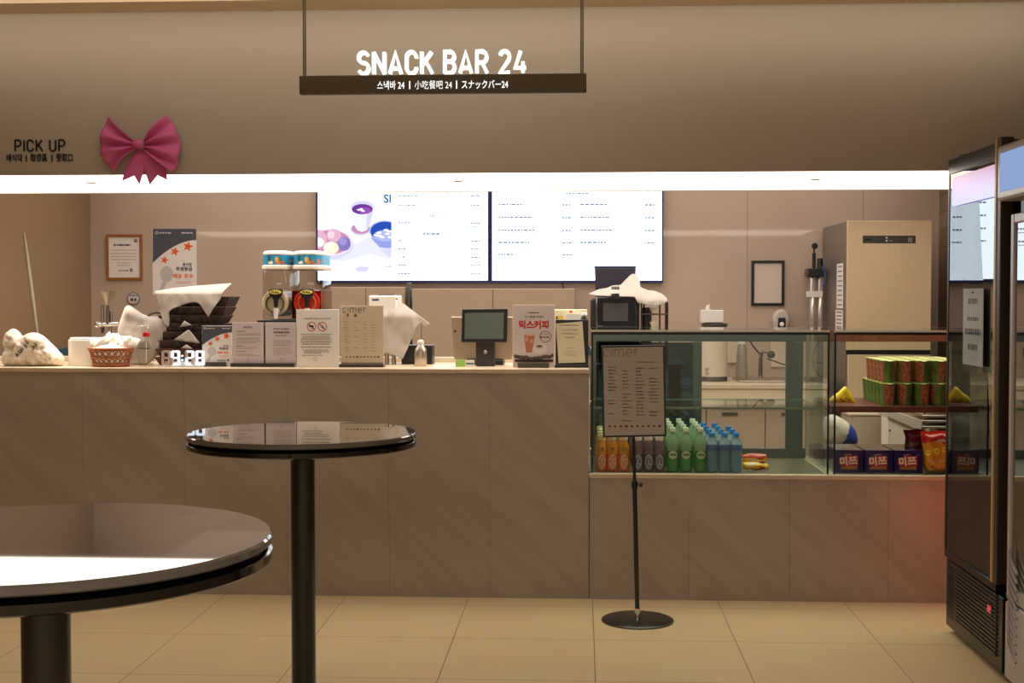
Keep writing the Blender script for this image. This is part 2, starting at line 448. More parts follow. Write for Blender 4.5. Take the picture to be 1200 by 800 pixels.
# ================================================================== STRUCTURE
XL, XR, YB, YF = -3.48, 2.45, 9.10, -2.5
ZC = 2.78
t = floorpt(696, 749.5)
FLOOR = brickmat('floor_tile', (204, 182, 140), (199, 177, 136), (128, 110, 82), .6, .6, .0022, .38, 0, (t.x, t.y, 0))
m = MB(); m.box(XL - .1, XR + .1, YF - .1, YB + .1, -.1, 0, FLOOR); struct(m.build('floor'))
m = MB(); m.box(XL - .1, XR + .1, YF - .1, 5.76, 2.80, 2.9, CEIL); m.box(XL - .1, XR + .1, 5.79, 6.0, ZC, 2.9, CEIL); struct(m.build('ceiling'))
m = MB(); m.box(XL - .1, XR + .1, 5.75, 5.80, 2.83, 2.9, mat('shadow_gap_paint', (70, 58, 44), .9)); struct(m.build('trim_1'))
m = MB(); m.box(XL - .1, XR + .1, 7.05, YB + .1, 2.6, 2.9, CEIL); struct(m.build('ceiling_kitchen'))
m = MB(); m.box(XL - .1, XL, YF - .1, YB + .1, 0, 2.9, WALLL); struct(m.build('wall_left'))
m = MB(); m.box(XR, XR + .1, YF - .1, 6.1, 0, 2.9, PLASTER); struct(m.build('wall_right'))
BRK = brickmat('small_brick_tile', (136, 112, 88), (122, 100, 78), (92, 76, 60), .22, .12, .004, .5, .5, (0, 0, 0), 'YZ')
m = MB(); m.box(XR, XR + .1, 6.1, YB + .1, 0, 2.9, BRK); struct(m.build('wall_right_kitchen'))
m = MB(); m.box(XL - .1, XR + .1, YB, YB + .1, 0, 2.9, WALLK)
struct(m.build('wall_back'))
m = MB(); m.box(XL - .1, XR + .1, YF - .1, YF, 0, 2.9, PLASTER); struct(m.build('wall_front'))
m = MB()                                                        # fascia / soffit over the counter
m.box(XL, XR, 6.0, 6.03, 2.03, 2.9, PLASTER); m.box(XL, XR, 7.05, 7.08, 2.03, 2.9, PLASTER); m.box(XL, XR, 6.03, 7.05, 2.075, 2.9, PLASTER)
struct(m.build('wall_fascia'))
m = MB()
for px in (875, 1010):
    x = PX(px, YB); m.box(x - .0015, x + .0015, YB - .0006, YB, .9, 2.6, mat('wall_joint', (112, 94, 80), .8))
struct(m.build('trim_2'))
BLUEST = mat('teal_wall_band', (38, 92, 110), .4)
m = MB(); z = PZ(411, YB - .01); m.box(XL + .02, PX(700, YB), YB - .012, YB, z - .03, z + .03, BLUEST); m.box(XL, XL + .012, 7.2, YB - .012, z - .03, z + .03, BLUEST); struct(m.build('trim_3'))

# luminous soffit panel with its small downlights
pt = thing('luminous_ceiling_panel', (-.5, 6.54, 2.075), 'long glowing white light panel under the soffit above the counter', 'light panel')
m = MB(); m.box(XL + .02, XR - .02, 6.032, 7.048, 2.034, 2.074, glow('panel_light', (1, .88, .74, 1), PANEL)); m.build('diffuser', pt)
for i, px in enumerate((107, 537, 955)):
    c = P(px, 213, 6.46); c.z = 2.034
    d = thing('downlight', c, ('small round downlight above the woven napkin basket', 'small round downlight above the till screen', 'small round downlight above the wall mounted gas cylinders')[i], 'downlight', 'downlights in the glowing panel')
    m = MB(); m.lathe([(.030, 0), (.030, -.004), (.022, -.004), (.018, 0)], c, mat('downlight_trim', (190, 160, 120), .4)); m.build('trim_ring', d)
    m = MB(); m.lathe([(.017, -.001), (.012, -.006), (.0, -.008)], c, mat('downlight_lens', (150, 110, 70), .2)); m.build('lens', d)
    spot('downlight_lamp', (c.x, c.y, 2.02), 42 if i == 0 else 6, size=38 if i == 0 else 55, rad=.015)

# ================================================================== COUNTER
YC, HC, HL = 6.27, PZ(432.5, 6.27), PZ(554.5, 6.27)
XK = PX(690.5, YC)
ct = thing('service_counter', ((XL + XK) / 2, YC + .3, 0), 'tall stone clad service counter with a pale worktop on the left', 'counter')
lc = thing('display_counter', ((XR + XK) / 2, YC + .3, 0), 'lower stone clad counter carrying the two glass display cases', 'counter')
seams = sorted([PX(q, YC, 600) for q in (-140, -20, 98, 217, 337, 456, 574, 691, 808, 925, 1041, 1158)])
edges = [XL + .002] + [q for q in seams if XL < q < XR] + [XR - .002]
for th, lo, hi, zt in ((ct, XL + .002, XK - .0005, HC - .022), (lc, XK + .0005, XR - .002, HL - .022)):
    m = MB()
    for a, b in zip(edges[:-1], edges[1:]):
        a = max(a + .0005, lo); b = min(b - .0005, hi)
        if b - a > .01: m.box(a, b, YC, YC + .02, .0, zt, STONE)
    m.build('front_cladding', th)
    m = MB(); m.box(lo, hi, YC + .021, YC + .75, .0, zt, STONE); m.build('body', th)
    m = MB(); m.box(lo, hi, YC - .004, YC + .77, zt + .001, zt + .022, TOPSTONE); m.build('countertop' if th is ct else 'lower_countertop', th, bevel=.002)
m = MB(); yu = YC + .67; m.box(XL + .002, XK - .15, yu, yu + .09, HC + .0005, PZ(419, yu), TOPSTONE)
tag(m.build('service_ledge', base=((XL + XK) / 2, yu, HC), bevel=.002), 'low pale ledge running along the back of the counter behind the till', 'ledge')

# ================================================================== BACK WALL: screens, frames
NAVY = mat('navy_bezel', (24, 34, 100), .3)  # screen halo put into the bezel colour as a brighter navy
SW = glow('screen_white', (.80, .92, 1.0, 1), SCREEN)
def sc(name, rgb, k=1.0):
    c = lin(rgb); return glow(name, c, k)
SG = sc('screen_grey_text', (136, 148, 176)); SG2 = sc('screen_pale_text', (176, 190, 216)); SB = sc('screen_blue_text', (60, 100, 160))
YT = YB - .05
def screen(px0, px1, pyt, pyb, label):
    a = P(px0, pyb, YT); b = P(px1, pyt, YT)
    tv = thing('menu_screen', ((a.x + b.x) / 2, YB - .03, a.z), label, 'screen', 'menu screens on the back wall')
    m = MB(); m.box(a.x, b.x, YT, YB - .003, a.z, b.z, NAVY); m.build('housing', tv, bevel=.003)
    s = Sheet(YT, px0); s.rect(px0 + 2, pyt + 2, px1 - 1.8, pyb - 3, SW); s.build('display', tv, smooth=0)
    return tv
tv1 = screen(370.5, 573.5, 215, 331.5, 'left wall menu screen with a food photo of tea and rice cakes')
s = Sheet(YT - .001, 420); s.clip = (372.3, 459)
def q(cx, cy): return 370 + cx / 6.667, 220 + cy / 6.667
def E_(cx, cy, rx, ry, m): a, b = q(cx, cy); s.ell(a, b, rx / 6.667, ry / 6.667, m)
def G_(pts, m): s.poly([q(*p) for p in pts], m)
lil = sc('photo_lilac', (214, 212, 246)); lil2 = sc('photo_pale_lilac', (228, 230, 252)); pnk = sc('photo_pink', (226, 178, 200)); pnk2 = sc('photo_mauve', (196, 140, 176))
G_([(110, 560), (300, 440), (420, 380), (640, 480), (640, 570), (420, 520), (200, 580)], lil2)
G_([(300, 630), (350, 610), (420, 620), (400, 655), (330, 660)], lil); G_([(500, 620), (600, 600), (600, 625)], lil)
E_(110, 440, 190, 118, lil); E_(110, 425, 178, 108, sc('photo_plate', (240, 226, 238))); E_(110, 425, 162, 94, pnk2)
E_(20, 400, 66, 74, pnk); E_(25, 425, 40, 36, sc('photo_white', (250, 246, 250)))
E_(142, 372, 56, 50, pnk); E_(120, 365, 28, 30, sc('photo_light_pink', (246, 214, 220)))
E_(222, 438, 52, 54, sc('photo_violet', (134, 122, 190))); E_(212, 420, 30, 28, sc('photo_violet_light', (160, 150, 212)))
E_(120, 470, 60, 50, sc('photo_cream', (252, 238, 206))); E_(108, 456, 36, 26, sc('photo_cream_light', (255, 250, 232)))
E_(352, 325, 82, 50, lil); E_(352, 318, 72, 42, pnk2)
G_([(272, 150), (300, 290), (325, 330), (360, 345), (400, 330), (425, 290), (460, 150)], sc('photo_cup', (236, 238, 255)))
G_([(400, 150), (395, 320), (412, 310), (425, 290), (460, 150)], lil)
E_(366, 148, 97, 56, sc('photo_rim', (240, 242, 255))); E_(366, 150, 88, 48, lil); E_(364, 167, 82, 40, sc('photo_tea', (112, 58, 150))); E_(385, 178, 50, 26, sc('photo_tea_light', (146, 84, 178)))
for x, y in ((335, 172), (355, 165), (372, 182), (362, 176)): E_(x, y, 14, 6, sc('photo_white', (250, 246, 250)))
G_([(418, 340), (440, 400), (500, 465), (560, 472), (640, 460), (640, 330)], sc('photo_bowl', (150, 160, 226)))
G_([(500, 480), (600, 470), (640, 560), (590, 550)], lil)
E_(540, 335, 124, 82, sc('photo_bowl_rim', (176, 188, 240))); E_(542, 338, 114, 74, sc('photo_blue', (44, 78, 178))); E_(545, 372, 92, 42, sc('photo_blue_pale', (170, 184, 240)))
for x, y in ((470, 370), (495, 352), (520, 385), (550, 330), (560, 360), (580, 385), (500, 375), (575, 340)): E_(x, y, 20, 9, sc('photo_white', (250, 246, 250)))
s.clip = None
s.txt('Sl', 454, 237.5, 9.5, SB, bold=.03)
for y, hw in ((229.5, 22), (240.5, 20), (261, 14), (282, 5), (291.5, 9), (301, 11), (310.5, 9), (320.5, 15)):
    s.words(467, 467 + hw, y, 1.7, SG, 2.5); s.words(467, 467 + hw * 1.25 + 4, y + 4.2, 1.0, SG2, 2.5); s.words(552, 563, y + .3, 1.7, SG, 2.5)
s.words(546, 563, 266, 1.6, SG, 2.5); s.words(504, 510, 253, 2, SG, 2.5); s.words(512, 526, 253, 1.3, SG2, 3); s.words(496, 516, 274, 2.2, SG, 3); s.words(520, 533, 274, 1.3, SG2, 3)
s.build('menu_picture', tv1, smooth=0)
tv2 = screen(574.8, 777.5, 215, 331.5, 'right wall menu screen filled with lines of dish names and prices')
s = Sheet(YT - .001, 676)
for y, a, b in ((239.5, 30, 31), (254.5, 40, 34), (269.5, 43, 37), (284, 37, 30), (298, 17, 0)):
    s.words(584, 584 + a, y, 2.0, SG, 3.5); s.words(584, 584 + a + 1, y + 4.3, 1.1, SG2, 3); s.words(659, 670, y + .5, 2, SG, 2.5)
    if b: s.words(680, 680 + b, y, 2.0, SG, 3.5); s.words(680, 680 + b + 3, y + 4.3, 1.1, SG2, 3); s.words(756, 768, y + .5, 2, SG, 2.5)
s.words(661, 690, 226.8, 1.8, SG, 3); s.build('menu_text', tv2, smooth=0)
m = MB(); m.tube([P(659, 331, YB - .012), P(662, 345, YB - .012), P(668, 360, YB - .012), P(670, 375, YB - .02), P(670, 430, YB - .02)], .004, BLACK, 6)
tag(m.build('power_cable', base=P(668, 360, YB - .012)), 'thin black cable hanging down from the right menu screen', 'cable')

# framed certificate
WOOD = mat('orange_wood_frame', (158, 98, 48), .4, noise_col=(20, (138, 82, 38), .4, .6, (1, 1, 8)))
def frame(name, x0, y0, x1, y1, wpx, mf, label, cat, depth=.02):
    Y = YB - depth; a = P(x0, y1, Y); b = P(x1, y0, Y)
    th = thing(name, ((a.x + b.x) / 2, YB - .01, a.z), label, cat)
    k = wpx * (b.x - a.x) / (x1 - x0); m = MB()
    m.box(a.x, b.x, Y, YB - .001, b.z - k, b.z, mf); m.box(a.x, b.x, Y, YB - .001, a.z, a.z + k, mf)
    m.box(a.x, a.x + k, Y, YB - .001, a.z + k, b.z - k, mf); m.box(b.x - k, b.x, Y, YB - .001, a.z + k, b.z - k, mf)
    m.build('frame', th, bevel=.002); return th, Y + depth * .5
th, Y = frame('framed_certificate', 124.5, 274.5, 166, 328, 2.8, WOOD, 'wooden framed white certificate on the back wall', 'certificate')
s = Sheet(Y, 145); s.rect(126, 276, 164.5, 326.5, PAPER); s.words(137, 153, 287, 2, INKG, 3); s.ell(134.5, 287, 1.3, 1.3, INK); s.rect(157, 280, 161, 284, INKG)
for y in (293, 297, 300.5, 304): s.words(130, 160, y, .9, INKL, 4)
for y in (308, 311): s.words(137, 153, y, .9, INKL, 4)
s.words(139, 151, 317, 1.8, INKG, 3); s.rect(152, 314.5, 155.5, 318.5, INKG); s.build('certificate_sheet', th, smooth=0)
# hygiene poster
SLATE = mat('slate_print', (72, 74, 84), .5); GREYSPOON = mat('grey_print', (190, 184, 182), .6)
def hygiene(s, x0, y0, w, h):
    u = lambda a, b: (x0 + a * w, y0 + b * h)
    pts = [u(0, .0), u(1, 0), u(1, .17)]
    for i in range(9):
        tt = i / 8; pts.append(u(1 - tt, .17 + .35 * tt ** 1.9))
    s.poly(pts, SLATE)
    c = u(.09, .062); s.ring(c[0], c[1], w * .035, w * .013, PAPER, 16); s.words(*[x0 + a * w for a in (.15, .42)], y0 + .062 * h, h * .022, GREYSPOON, w * .07); s.words(x0 + .66 * w, x0 + .94 * w, y0 + .062 * h, h * .02, GREYSPOON, w * .07)
    c = u(.32, .69); s.ell(c[0], c[1], w * .15, h * .125, GREYSPOON); s.poly([u(.24, .80), u(.33, .80), u(.2, 1.0), u(.1, 1.0)], GREYSPOON)
    for a, b, r in ((.27, .475, .1), (.51, .345, .11), (.81, .27, .125)): c = u(a, b); s.star(c[0], c[1], w * r, ORANGE, .25)
    c = u(.79, .56); s.txt('음식점', c[0], c[1], h * .036, INK, bold=.02); c = u(.72, .635); s.txt('위생등급', c[0], c[1], h * .048, INK, bold=.025)
    c = u(.70, .75); s.txt('매우 우수', c[0], c[1], h * .055, ORANGE, bold=.025)
    c = u(.72, .83); s.txt('EXCELLENT', c[0], c[1], h * .03, ORANGE); s.words(x0 + .5 * w, x0 + .78 * w, y0 + .93 * h, h * .025, INKG, w * .06); s.rect(x0 + .84 * w, y0 + .9 * h, x0 + .9 * w, y0 + .95 * h, INK)
s = Sheet(YB - .004, 204); a = P(179, 345, YB - .004); b = P(230, 268, YB - .004)
po = thing('hygiene_rating_poster', ((a.x + b.x) / 2, YB, a.z), 'large wall poster with slate blue corner and three orange stars', 'poster')
m = MB(); m.box(a.x, b.x, YB - .004, YB - .0005, a.z, b.z, PAPER); m.build('poster_sheet', po)
hygiene(s, 179, 268, 51, 77); s.build('print', po, smooth=0)
# empty black frame
th, Y = frame('black_picture_frame', 880.5, 305, 919.5, 358, 3.2, BLACKM, 'empty black frame on the kitchen wall', 'picture frame')
s = Sheet(Y, 900); s.rect(882, 306.5, 918, 356.5, mat('blank_backing', (196, 182, 170), .5)); s.build('backing', th, smooth=0)
# round plate sign
c = P(156.5, 350, YB); th = thing('round_wall_sign', (c.x, YB, c.z), 'small round grey sign with dark lettering on the back wall', 'sign')
m = MB(); m.lathe([(.0, .012), (.036, .012), (.04, .008), (.04, 0)], (c.x, YB, c.z), mat('grey_enamel', (200, 194, 194), .3), axis='Y'); m.lathe([(.0405, .006), (.046, .006), (.046, 0), (.0405, 0)], (c.x, YB, c.z), mat('grey_rim', (96, 86, 82), .35), axis='Y', caps=False); m.build('plate', th)
s = Sheet(YB - .013, 156); s.words(152, 161, 346, 2.2, INKG, 2.5); s.words(153, 161, 351, 3, INK, 3); s.words(154, 160, 356, 1.6, INKG, 2); s.build('print', th, smooth=0)
# thin tapering pale strip on the left wall
m = MB(); a = [P(30, 275, 8.4), P(36, 300, 8.4), P(40, 340, 8.4), P(47, 390, 8.4)]
pts = []
for px, py in ((29, 272), (33, 300), (39, 345), (45, 392)):
    d = ROT @ Vector(((px - 600) / F, -(py - 400) / F, -1)); tt = (XL + .012) / d.x; pts.append(CAM + d * tt)
wd = (.002, .009, .014, .006)
vs = []
for p_, w_ in zip(pts, wd): vs += [(XL + .012, p_.y - w_, p_.z), (XL + .012, p_.y + w_, p_.z), (XL + .002, p_.y - w_, p_.z), (XL + .002, p_.y + w_, p_.z)]
fs = []
for i in range(3):
    a_, b_ = 4 * i, 4 * i + 4; fs += [(a_, a_ + 1, b_ + 1, b_), (a_ + 2, b_ + 2, b_ + 3, a_ + 3), (a_, b_, b_ + 2, a_ + 2), (a_ + 1, a_ + 3, b_ + 3, b_ + 1)]
fs += [(0, 2, 3, 1), (12, 13, 15, 14)]
m.add(vs, fs, mat('pale_green_strip', (204, 200, 178), .3)); tag(m.build('pale_strip', base=pts[2]), 'thin pale green strip on the brown side wall', 'strip')

# low cabinets under the screens, kitchen worktop
BEIGE = mat('beige_laminate', (172, 152, 130), .3)
def cabinet(px0, px1, pyt, label, Y=8.62):
    a = PX(px0, Y); b = PX(px1, Y); zt = PZ(pyt, Y)
    c = thing('storage_cabinet', ((a + b) / 2, Y + .2, 0), label, 'cabinet', 'beige cabinets under the screens')
    m = MB(); m.box(a, b, Y + .022, YB - .06, .0, zt, BEIGE); m.build('carcass', c, bevel=.003)
    for i in range(2):
        u = a + (b - a) * i / 2; v = a + (b - a) * (i + 1) / 2
        m = MB(); m.box(u + .002, v - .002, Y, Y + .021, .02, zt - .004, BEIGE); d = m.build('door', c, bevel=.002)
        m = MB(); xx = v - .04 if i == 0 else u + .04; m.tube([(xx, Y, .95), (xx, Y - .025, .95), (xx, Y - .025, .80), (xx, Y, .80)], .004, CHROME, 8); m.build('handle', d)
cabinet(384, 474, 336, 'beige upright cabinet under the left screen behind the juice dispenser')
cabinet(483, 673, 338, 'wide beige upright cabinet under the screens behind the till')
m = MB(); a, b = PX(475, 8.7), PX(482, 8.7); m.box(a + .012, b - .006, 8.7, 8.75, 0, PZ(331, 8.7), GREYM); tag(m.build('steel_post', base=((a + b) / 2, 8.72, 0), bevel=.003), 'narrow grey steel post between the two beige cabinets', 'post')

kw = thing('kitchen_worktop_unit', (1.4, 8.7, 0), 'long pale kitchen sink counter along the back wall seen through the glass case', 'kitchen counter')
zt = .905; x0, x1, x2 = PX(690, 8.6), PX(961, 8.6), XR - .01
m = MB(); m.box(x0, x1, 8.36, YB - .002, zt - .03, zt, TOPSTONE); m.build('worktop', kw, bevel=.003)
m = MB(); m.box(x0, x1, 8.37, 8.39, zt - .13, zt - .032, mat('pale_apron', (220, 204, 176), .4)); m.build('apron', kw)
GBEI = mat('grey_beige_panel', (172, 156, 138), .4)
m = MB(); m.box(x0, x1, 8.45, YB - .01, .0, zt - .131, GBEI); m.build('carcass', kw)
for i in range(4):
    u = x0 + (x1 - x0) * i / 4; v = x0 + (x1 - x0) * (i + 1) / 4
    m = MB(); m.box(u + .003, v - .003, 8.42, 8.448, .08, zt - .15, GBEI); d = m.build('door', kw, bevel=.002)
    m = MB(); m.box(u + .1, u + .2, 8.405, 8.42, zt - .2, zt - .185, GREYM); m.build('handle', d)
m = MB(); c = P(905, 445, 8.75); m.box(PX(862, 8.75), PX(960, 8.75), 8.55, 8.95, zt + .0005, zt + .012, STEEL); m.build('sink_rim', kw, bevel=.004)

# water urn with a tissue box on it
Yu = 8.7; c = P(837, 440, Yu); ru = (PX(852, Yu) - PX(822, Yu)) / 2
zu = PZ(377.5, Yu)
zt_u = zt; zt = zt + .002
ur = thing('water_urn', (c.x, Yu, zt), 'tall white cylindrical water urn on the kitchen counter', 'urn')
m = MB(); m.lathe([(ru * .98, .02), (ru, .03), (ru, zu - zt - .05), (ru * .97, zu - zt - .03)], (c.x, Yu, zt), mat('cream_enamel', (206, 194, 174), .35)); m.build('body', ur)
m = MB(); m.lathe([(ru * 1.02, 0), (ru * 1.04, .01), (ru * 1.0, .03), (ru * .96, .03)], (c.x, Yu, zt), GREYM); m.build('base_ring', ur)
m = MB(); m.lathe([(ru * .98, zu - zt - .03), (ru * 1.03, zu - zt - .02), (ru * 1.03, zu - zt - .008), (ru * .5, zu - zt)], (c.x, Yu, zt), GREYM); m.build('lid', ur)
s = Sheet(Yu - ru - .001, 828); s.ring(827.5, 433, 1.6, .7, INK, 16); s.ring(828.5, 437.5, 1.9, .7, INK, 16); s.rect(829.5, 430.5, 830.3, 434, INK); s.build('dial_print', ur, smooth=0)
zt = zt_u
tb = thing('tissue_box', (c.x, Yu, zu), 'white tissue box with a tissue sticking up on top of the water urn', 'tissue box')
a, b = PX(821, Yu), PX(846.5, Yu); zb = PZ(363, Yu); m = MB(); m.box(a, b, Yu - .06, Yu + .06, zu, zb, WHITE); m.build('box', tb, bevel=.004)
m = MB(); puff(m, pxpoly([(826, 364), (833, 364), (831, 359), (832, 355), (829, 358), (828, 357)], Yu), Yu, .012, PAPER, R=.01, h=.006, wr=.002); m.build('tissue', tb)
# dispenser on the wall
c = P(915, 372, YB - .05); wd_ = (PX(925, YB) - PX(905, YB)) / 2
sd = thing('soap_dispenser', (c.x, YB, c.z - .07), 'oval grey soap dispenser mounted on the wall below the empty black frame', 'dispenser')
m = MB(); n = 28
prof = []
out = [(c.x + wd_ * math.cos(2 * math.pi * i / n) * (1 if math.sin(2 * math.pi * i / n) > 0 else 1.0), c.z - .01 + (.068 if math.sin(2 * math.pi * i / n) > 0 else .10) * math.sin(2 * math.pi * i / n)) for i in range(n)]
m.extr(out, YB - .09, YB - .001, mat('pearl_grey_plastic', (188, 178, 170), .25)); m.build('body', sd, bevel=.02, seg=4)
m = MB(); m.extr([(c.x - .028, c.z - .10), (c.x + .028, c.z - .10), (c.x + .024, c.z), (c.x - .024, c.z)], YB - .105, YB - .088, BLACK); m.build('nozzle_recess', sd, bevel=.004)
m = MB(); m.lathe([(0, .018), (.012, .014), (.016, 0)], (c.x, YB - .105, c.z - .045), mat('lens_white', (240, 230, 215), .15), axis='Y'); m.build('sensor_lens', sd)
# faucet, gauge, bottle, outlet on the worktop
fa = thing('kitchen_faucet', P(891, 445, 8.85), 'dark chrome faucet on the sink seen through the glass case', 'faucet'); fa.location.z = zt + .012
x = fa.location.x; m = MB(); m.cyl((x, 8.85, zt + .012), (x, 8.85, zt + .15), .016, .014, CHROME); m.tube([(x, 8.85, zt + .14), (x + .01, 8.82, zt + .19), (x + .045, 8.77, zt + .19), (x + .055, 8.75, zt + .16)], .012, CHROME); m.build('spout', fa)
m = MB(); m.lathe([(0, .012), (.024, .010), (.026, -.012)], (x + .055, 8.73, zt + .175), GREYM, axis='Y'); m.build('valve_knob', fa)
m = MB(); m.tube([P(878, 398, 8.9), P(883, 406, 8.88), P(888, 412, 8.86), P(892, 416, 8.86)], .005, BLACK, 8); m.tube([P(899, 420, 8.85), P(910, 424, 8.85), P(924, 429, 8.85)], .004, BLACK, 8); m.build('hose', fa)
fb = thing('filter_bottle', P(869, 445, 8.8), 'grey translucent tapered bottle between the urn and the faucet', 'bottle'); fb.location.z = zt + .012
x = fb.location.x; m = MB(); m.lathe([(.04, .0), (.042, .02), (.03, .2), (.022, .23)], (x, 8.8, zt + .012), mat('smoky_plastic', (150, 142, 128), .25)); m.build('body', fb)
m = MB(); m.lathe([(.024, .23), (.024, .26), (.032, .265), (.032, .31), (.02, .315)], (x, 8.8, zt + .012), WHITE); m.build('cap', fb)
m = MB(); a = P(852, 425, YB); b = P(866, 394, YB); m.box(a.x, b.x, YB - .025, YB, a.z, b.z, mat('cream_plate', (198, 186, 162), .4)); tag(m.build('wall_panel', base=((a.x + b.x) / 2, YB, a.z), bevel=.004), 'cream rectangular panel on the wall beside the water urn', 'panel')
m = MB(); a = P(903, 430, YB); b = P(921, 396, YB); m.box(a.x, b.x, YB - .012, YB, a.z, b.z, mat('pale_plate', (206, 192, 172), .35)); tag(m.build('splash_plate', base=((a.x + b.x) / 2, YB, a.z), bevel=.003), 'pale plate on the wall behind the faucet hose', 'panel')
m = MB(); m.tube([P(*q_, YB - .02) for q_ in ((961, 399), (955, 408), (952, 420), (954, 432), (960, 440), (968, 442))], .004, BLACK, 8); m.tube([P(*q_, YB - .02) for q_ in ((953, 424), (960, 425), (968, 424))], .003, BLACK, 8); tag(m.build('looped_cable', base=P(955, 420, YB - .02)), 'looped dark cable on the wall behind the right post of the case', 'cable')

# gas cylinders on the wall
Yg = 8.9; gc = thing('gas_cylinder_set', P(957, 385, Yg), 'pair of slim clear filter cylinders with black valve head beside the steel ice maker', 'filter cylinders')
CLG = mat('clear_grey_cylinder', (186, 178, 172), .12, .6)
for px in (952, 961):
    x = PX(px, Yg); zz = PZ(318, Yg); m = MB(); m.lathe([(.022, PZ(392, Yg)), (.0225, PZ(388, Yg)), (.0225, zz - .02), (.012, zz)], (x, Yg, 0), CLG); m.build('cylinder', gc)
a, b = P(946, 326, Yg), P(964, 311, Yg); m = MB(); m.box(a.x, b.x, Yg - .04, Yg + .04, a.z + .01, b.z - .02, BLACK); m.cyl((PX(953, Yg), Yg, b.z - .03), (PX(953, Yg), Yg, PZ(297, Yg)), .012, .012, BLACK, 12); m.cyl((PX(960, Yg), Yg, b.z - .03), (PX(960, Yg), Yg, PZ(303, Yg)), .022, .018, BLACK, 12); m.build('valve_head', gc, bevel=.004)
m = MB(); m.lathe([(0, .014), (.02, .012), (.02, -.012)], (PX(953, Yg), Yg - .02, PZ(289, Yg)), BLACK, axis='Y'); m.cyl((PX(953, Yg), Yg, PZ(298, Yg)), (PX(953, Yg), Yg, PZ(290, Yg)), .006, .006, BLACK, 8); m.build('pressure_gauge', gc)
a, b = P(946.5, 348, Yg - .03), P(964, 341, Yg - .03); m = MB(); m.box(a.x, b.x, Yg - .03, Yg + .03, a.z, b.z, PAPER); m.build('strap', gc)
m = MB(); m.box(PX(948, Yg), PX(963, Yg), Yg + .03, YB - .001, PZ(322, Yg), PZ(315, Yg), GREYM); m.build('wall_bracket', gc)
m = MB(); m.tube([P(*q_, 8.6) for q_ in ((963, 312), (967, 318), (967, 330), (964, 336))], .008, mat('blue_hose', (40, 60, 100), .5), 8); m.build('hose', gc)

# steel ice maker
Yf = 8.25; a = PX(992, Yf); b = PX(1090.5, Yf); z1 = PZ(258.5, Yf, 1040); z0 = PZ(410, Yf, 1040)
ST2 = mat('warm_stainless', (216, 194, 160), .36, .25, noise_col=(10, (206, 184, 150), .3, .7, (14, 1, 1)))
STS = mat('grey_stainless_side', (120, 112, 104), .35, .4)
im = thing('ice_maker', ((a + b) / 2, Yf + .4, 0), 'tall stainless steel ice maker cabinet standing in the back right corner', 'ice maker')
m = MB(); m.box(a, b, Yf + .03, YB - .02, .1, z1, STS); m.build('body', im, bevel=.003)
m = MB(); m.box(a, b, Yf, Yf + .029, z0, z1, ST2); d = m.build('upper_panel', im, bevel=.002)
s = Sheet(Yf, 1040); s.rect(1011, 276, 1073, 285, mat('black_print_panel', (44, 38, 34), .3)); s.words(1014, 1021, 280.5, 1.2, INKL, 3); s.ell(1039, 278.5, 1.2, 1, PAPER); s.ell(1039, 282, 1.2, 1, PAPER); s.words(1042, 1046, 282, .8, INKL, 2); s.rect(1064, 278, 1069, 283.5, INKG); s.build('control_panel', d, smooth=0)
m = MB(); m.box(a + .01, b, Yf + .005, Yf + .029, .7, z0 - .03, ST2); m.build('lower_door', im, bevel=.003)
m = MB(); m.box(a, b, Yf + .003, Yf + .029, .1, .69, ST2); m.build('kick_panel', im, bevel=.003)
m = MB(); m.box(a - .001, b, Yf + .012, Yf + .028, z0 - .028, z0 - .002, BLACK); m.build('door_gap_seal', im)
s = MB()
sx_ = a - .001
for (py0, py1, dy0, dy1, rows) in ((309, 361, .12, .33, 9), (363, 386, .12, .36, 5)):
    zA, zB = PZ(py1, Yf + .2), PZ(py0, Yf + .2)
    s.add([(sx_, Yf + dy0, zA), (sx_, Yf + dy1, zA), (sx_, Yf + dy1, zB), (sx_, Yf + dy0, zB)], [(0, 1, 2, 3)], PAPER)
    for i in range(rows):
        zz = zA + (zB - zA) * (i + .6) / (rows + .4); s.add([(sx_ - .001, Yf + dy0 + .03, zz), (sx_ - .001, Yf + dy1 - .04, zz), (sx_ - .001, Yf + dy1 - .04, zz + .009), (sx_ - .001, Yf + dy0 + .03, zz + .009)], [(0, 1, 2, 3)], INKG)
s.build('notice_sheets', im, smooth=0)
s = Sheet(Yf + .005, 1080); s.words(1081, 1087, 402, 1.6, INK, 1.5); s.words(1081, 1087, 405, 1.6, INK, 1.5); s.build('model_print', im, smooth=0)

# ================================================================== ON THE COUNTER
Y0 = 6.45
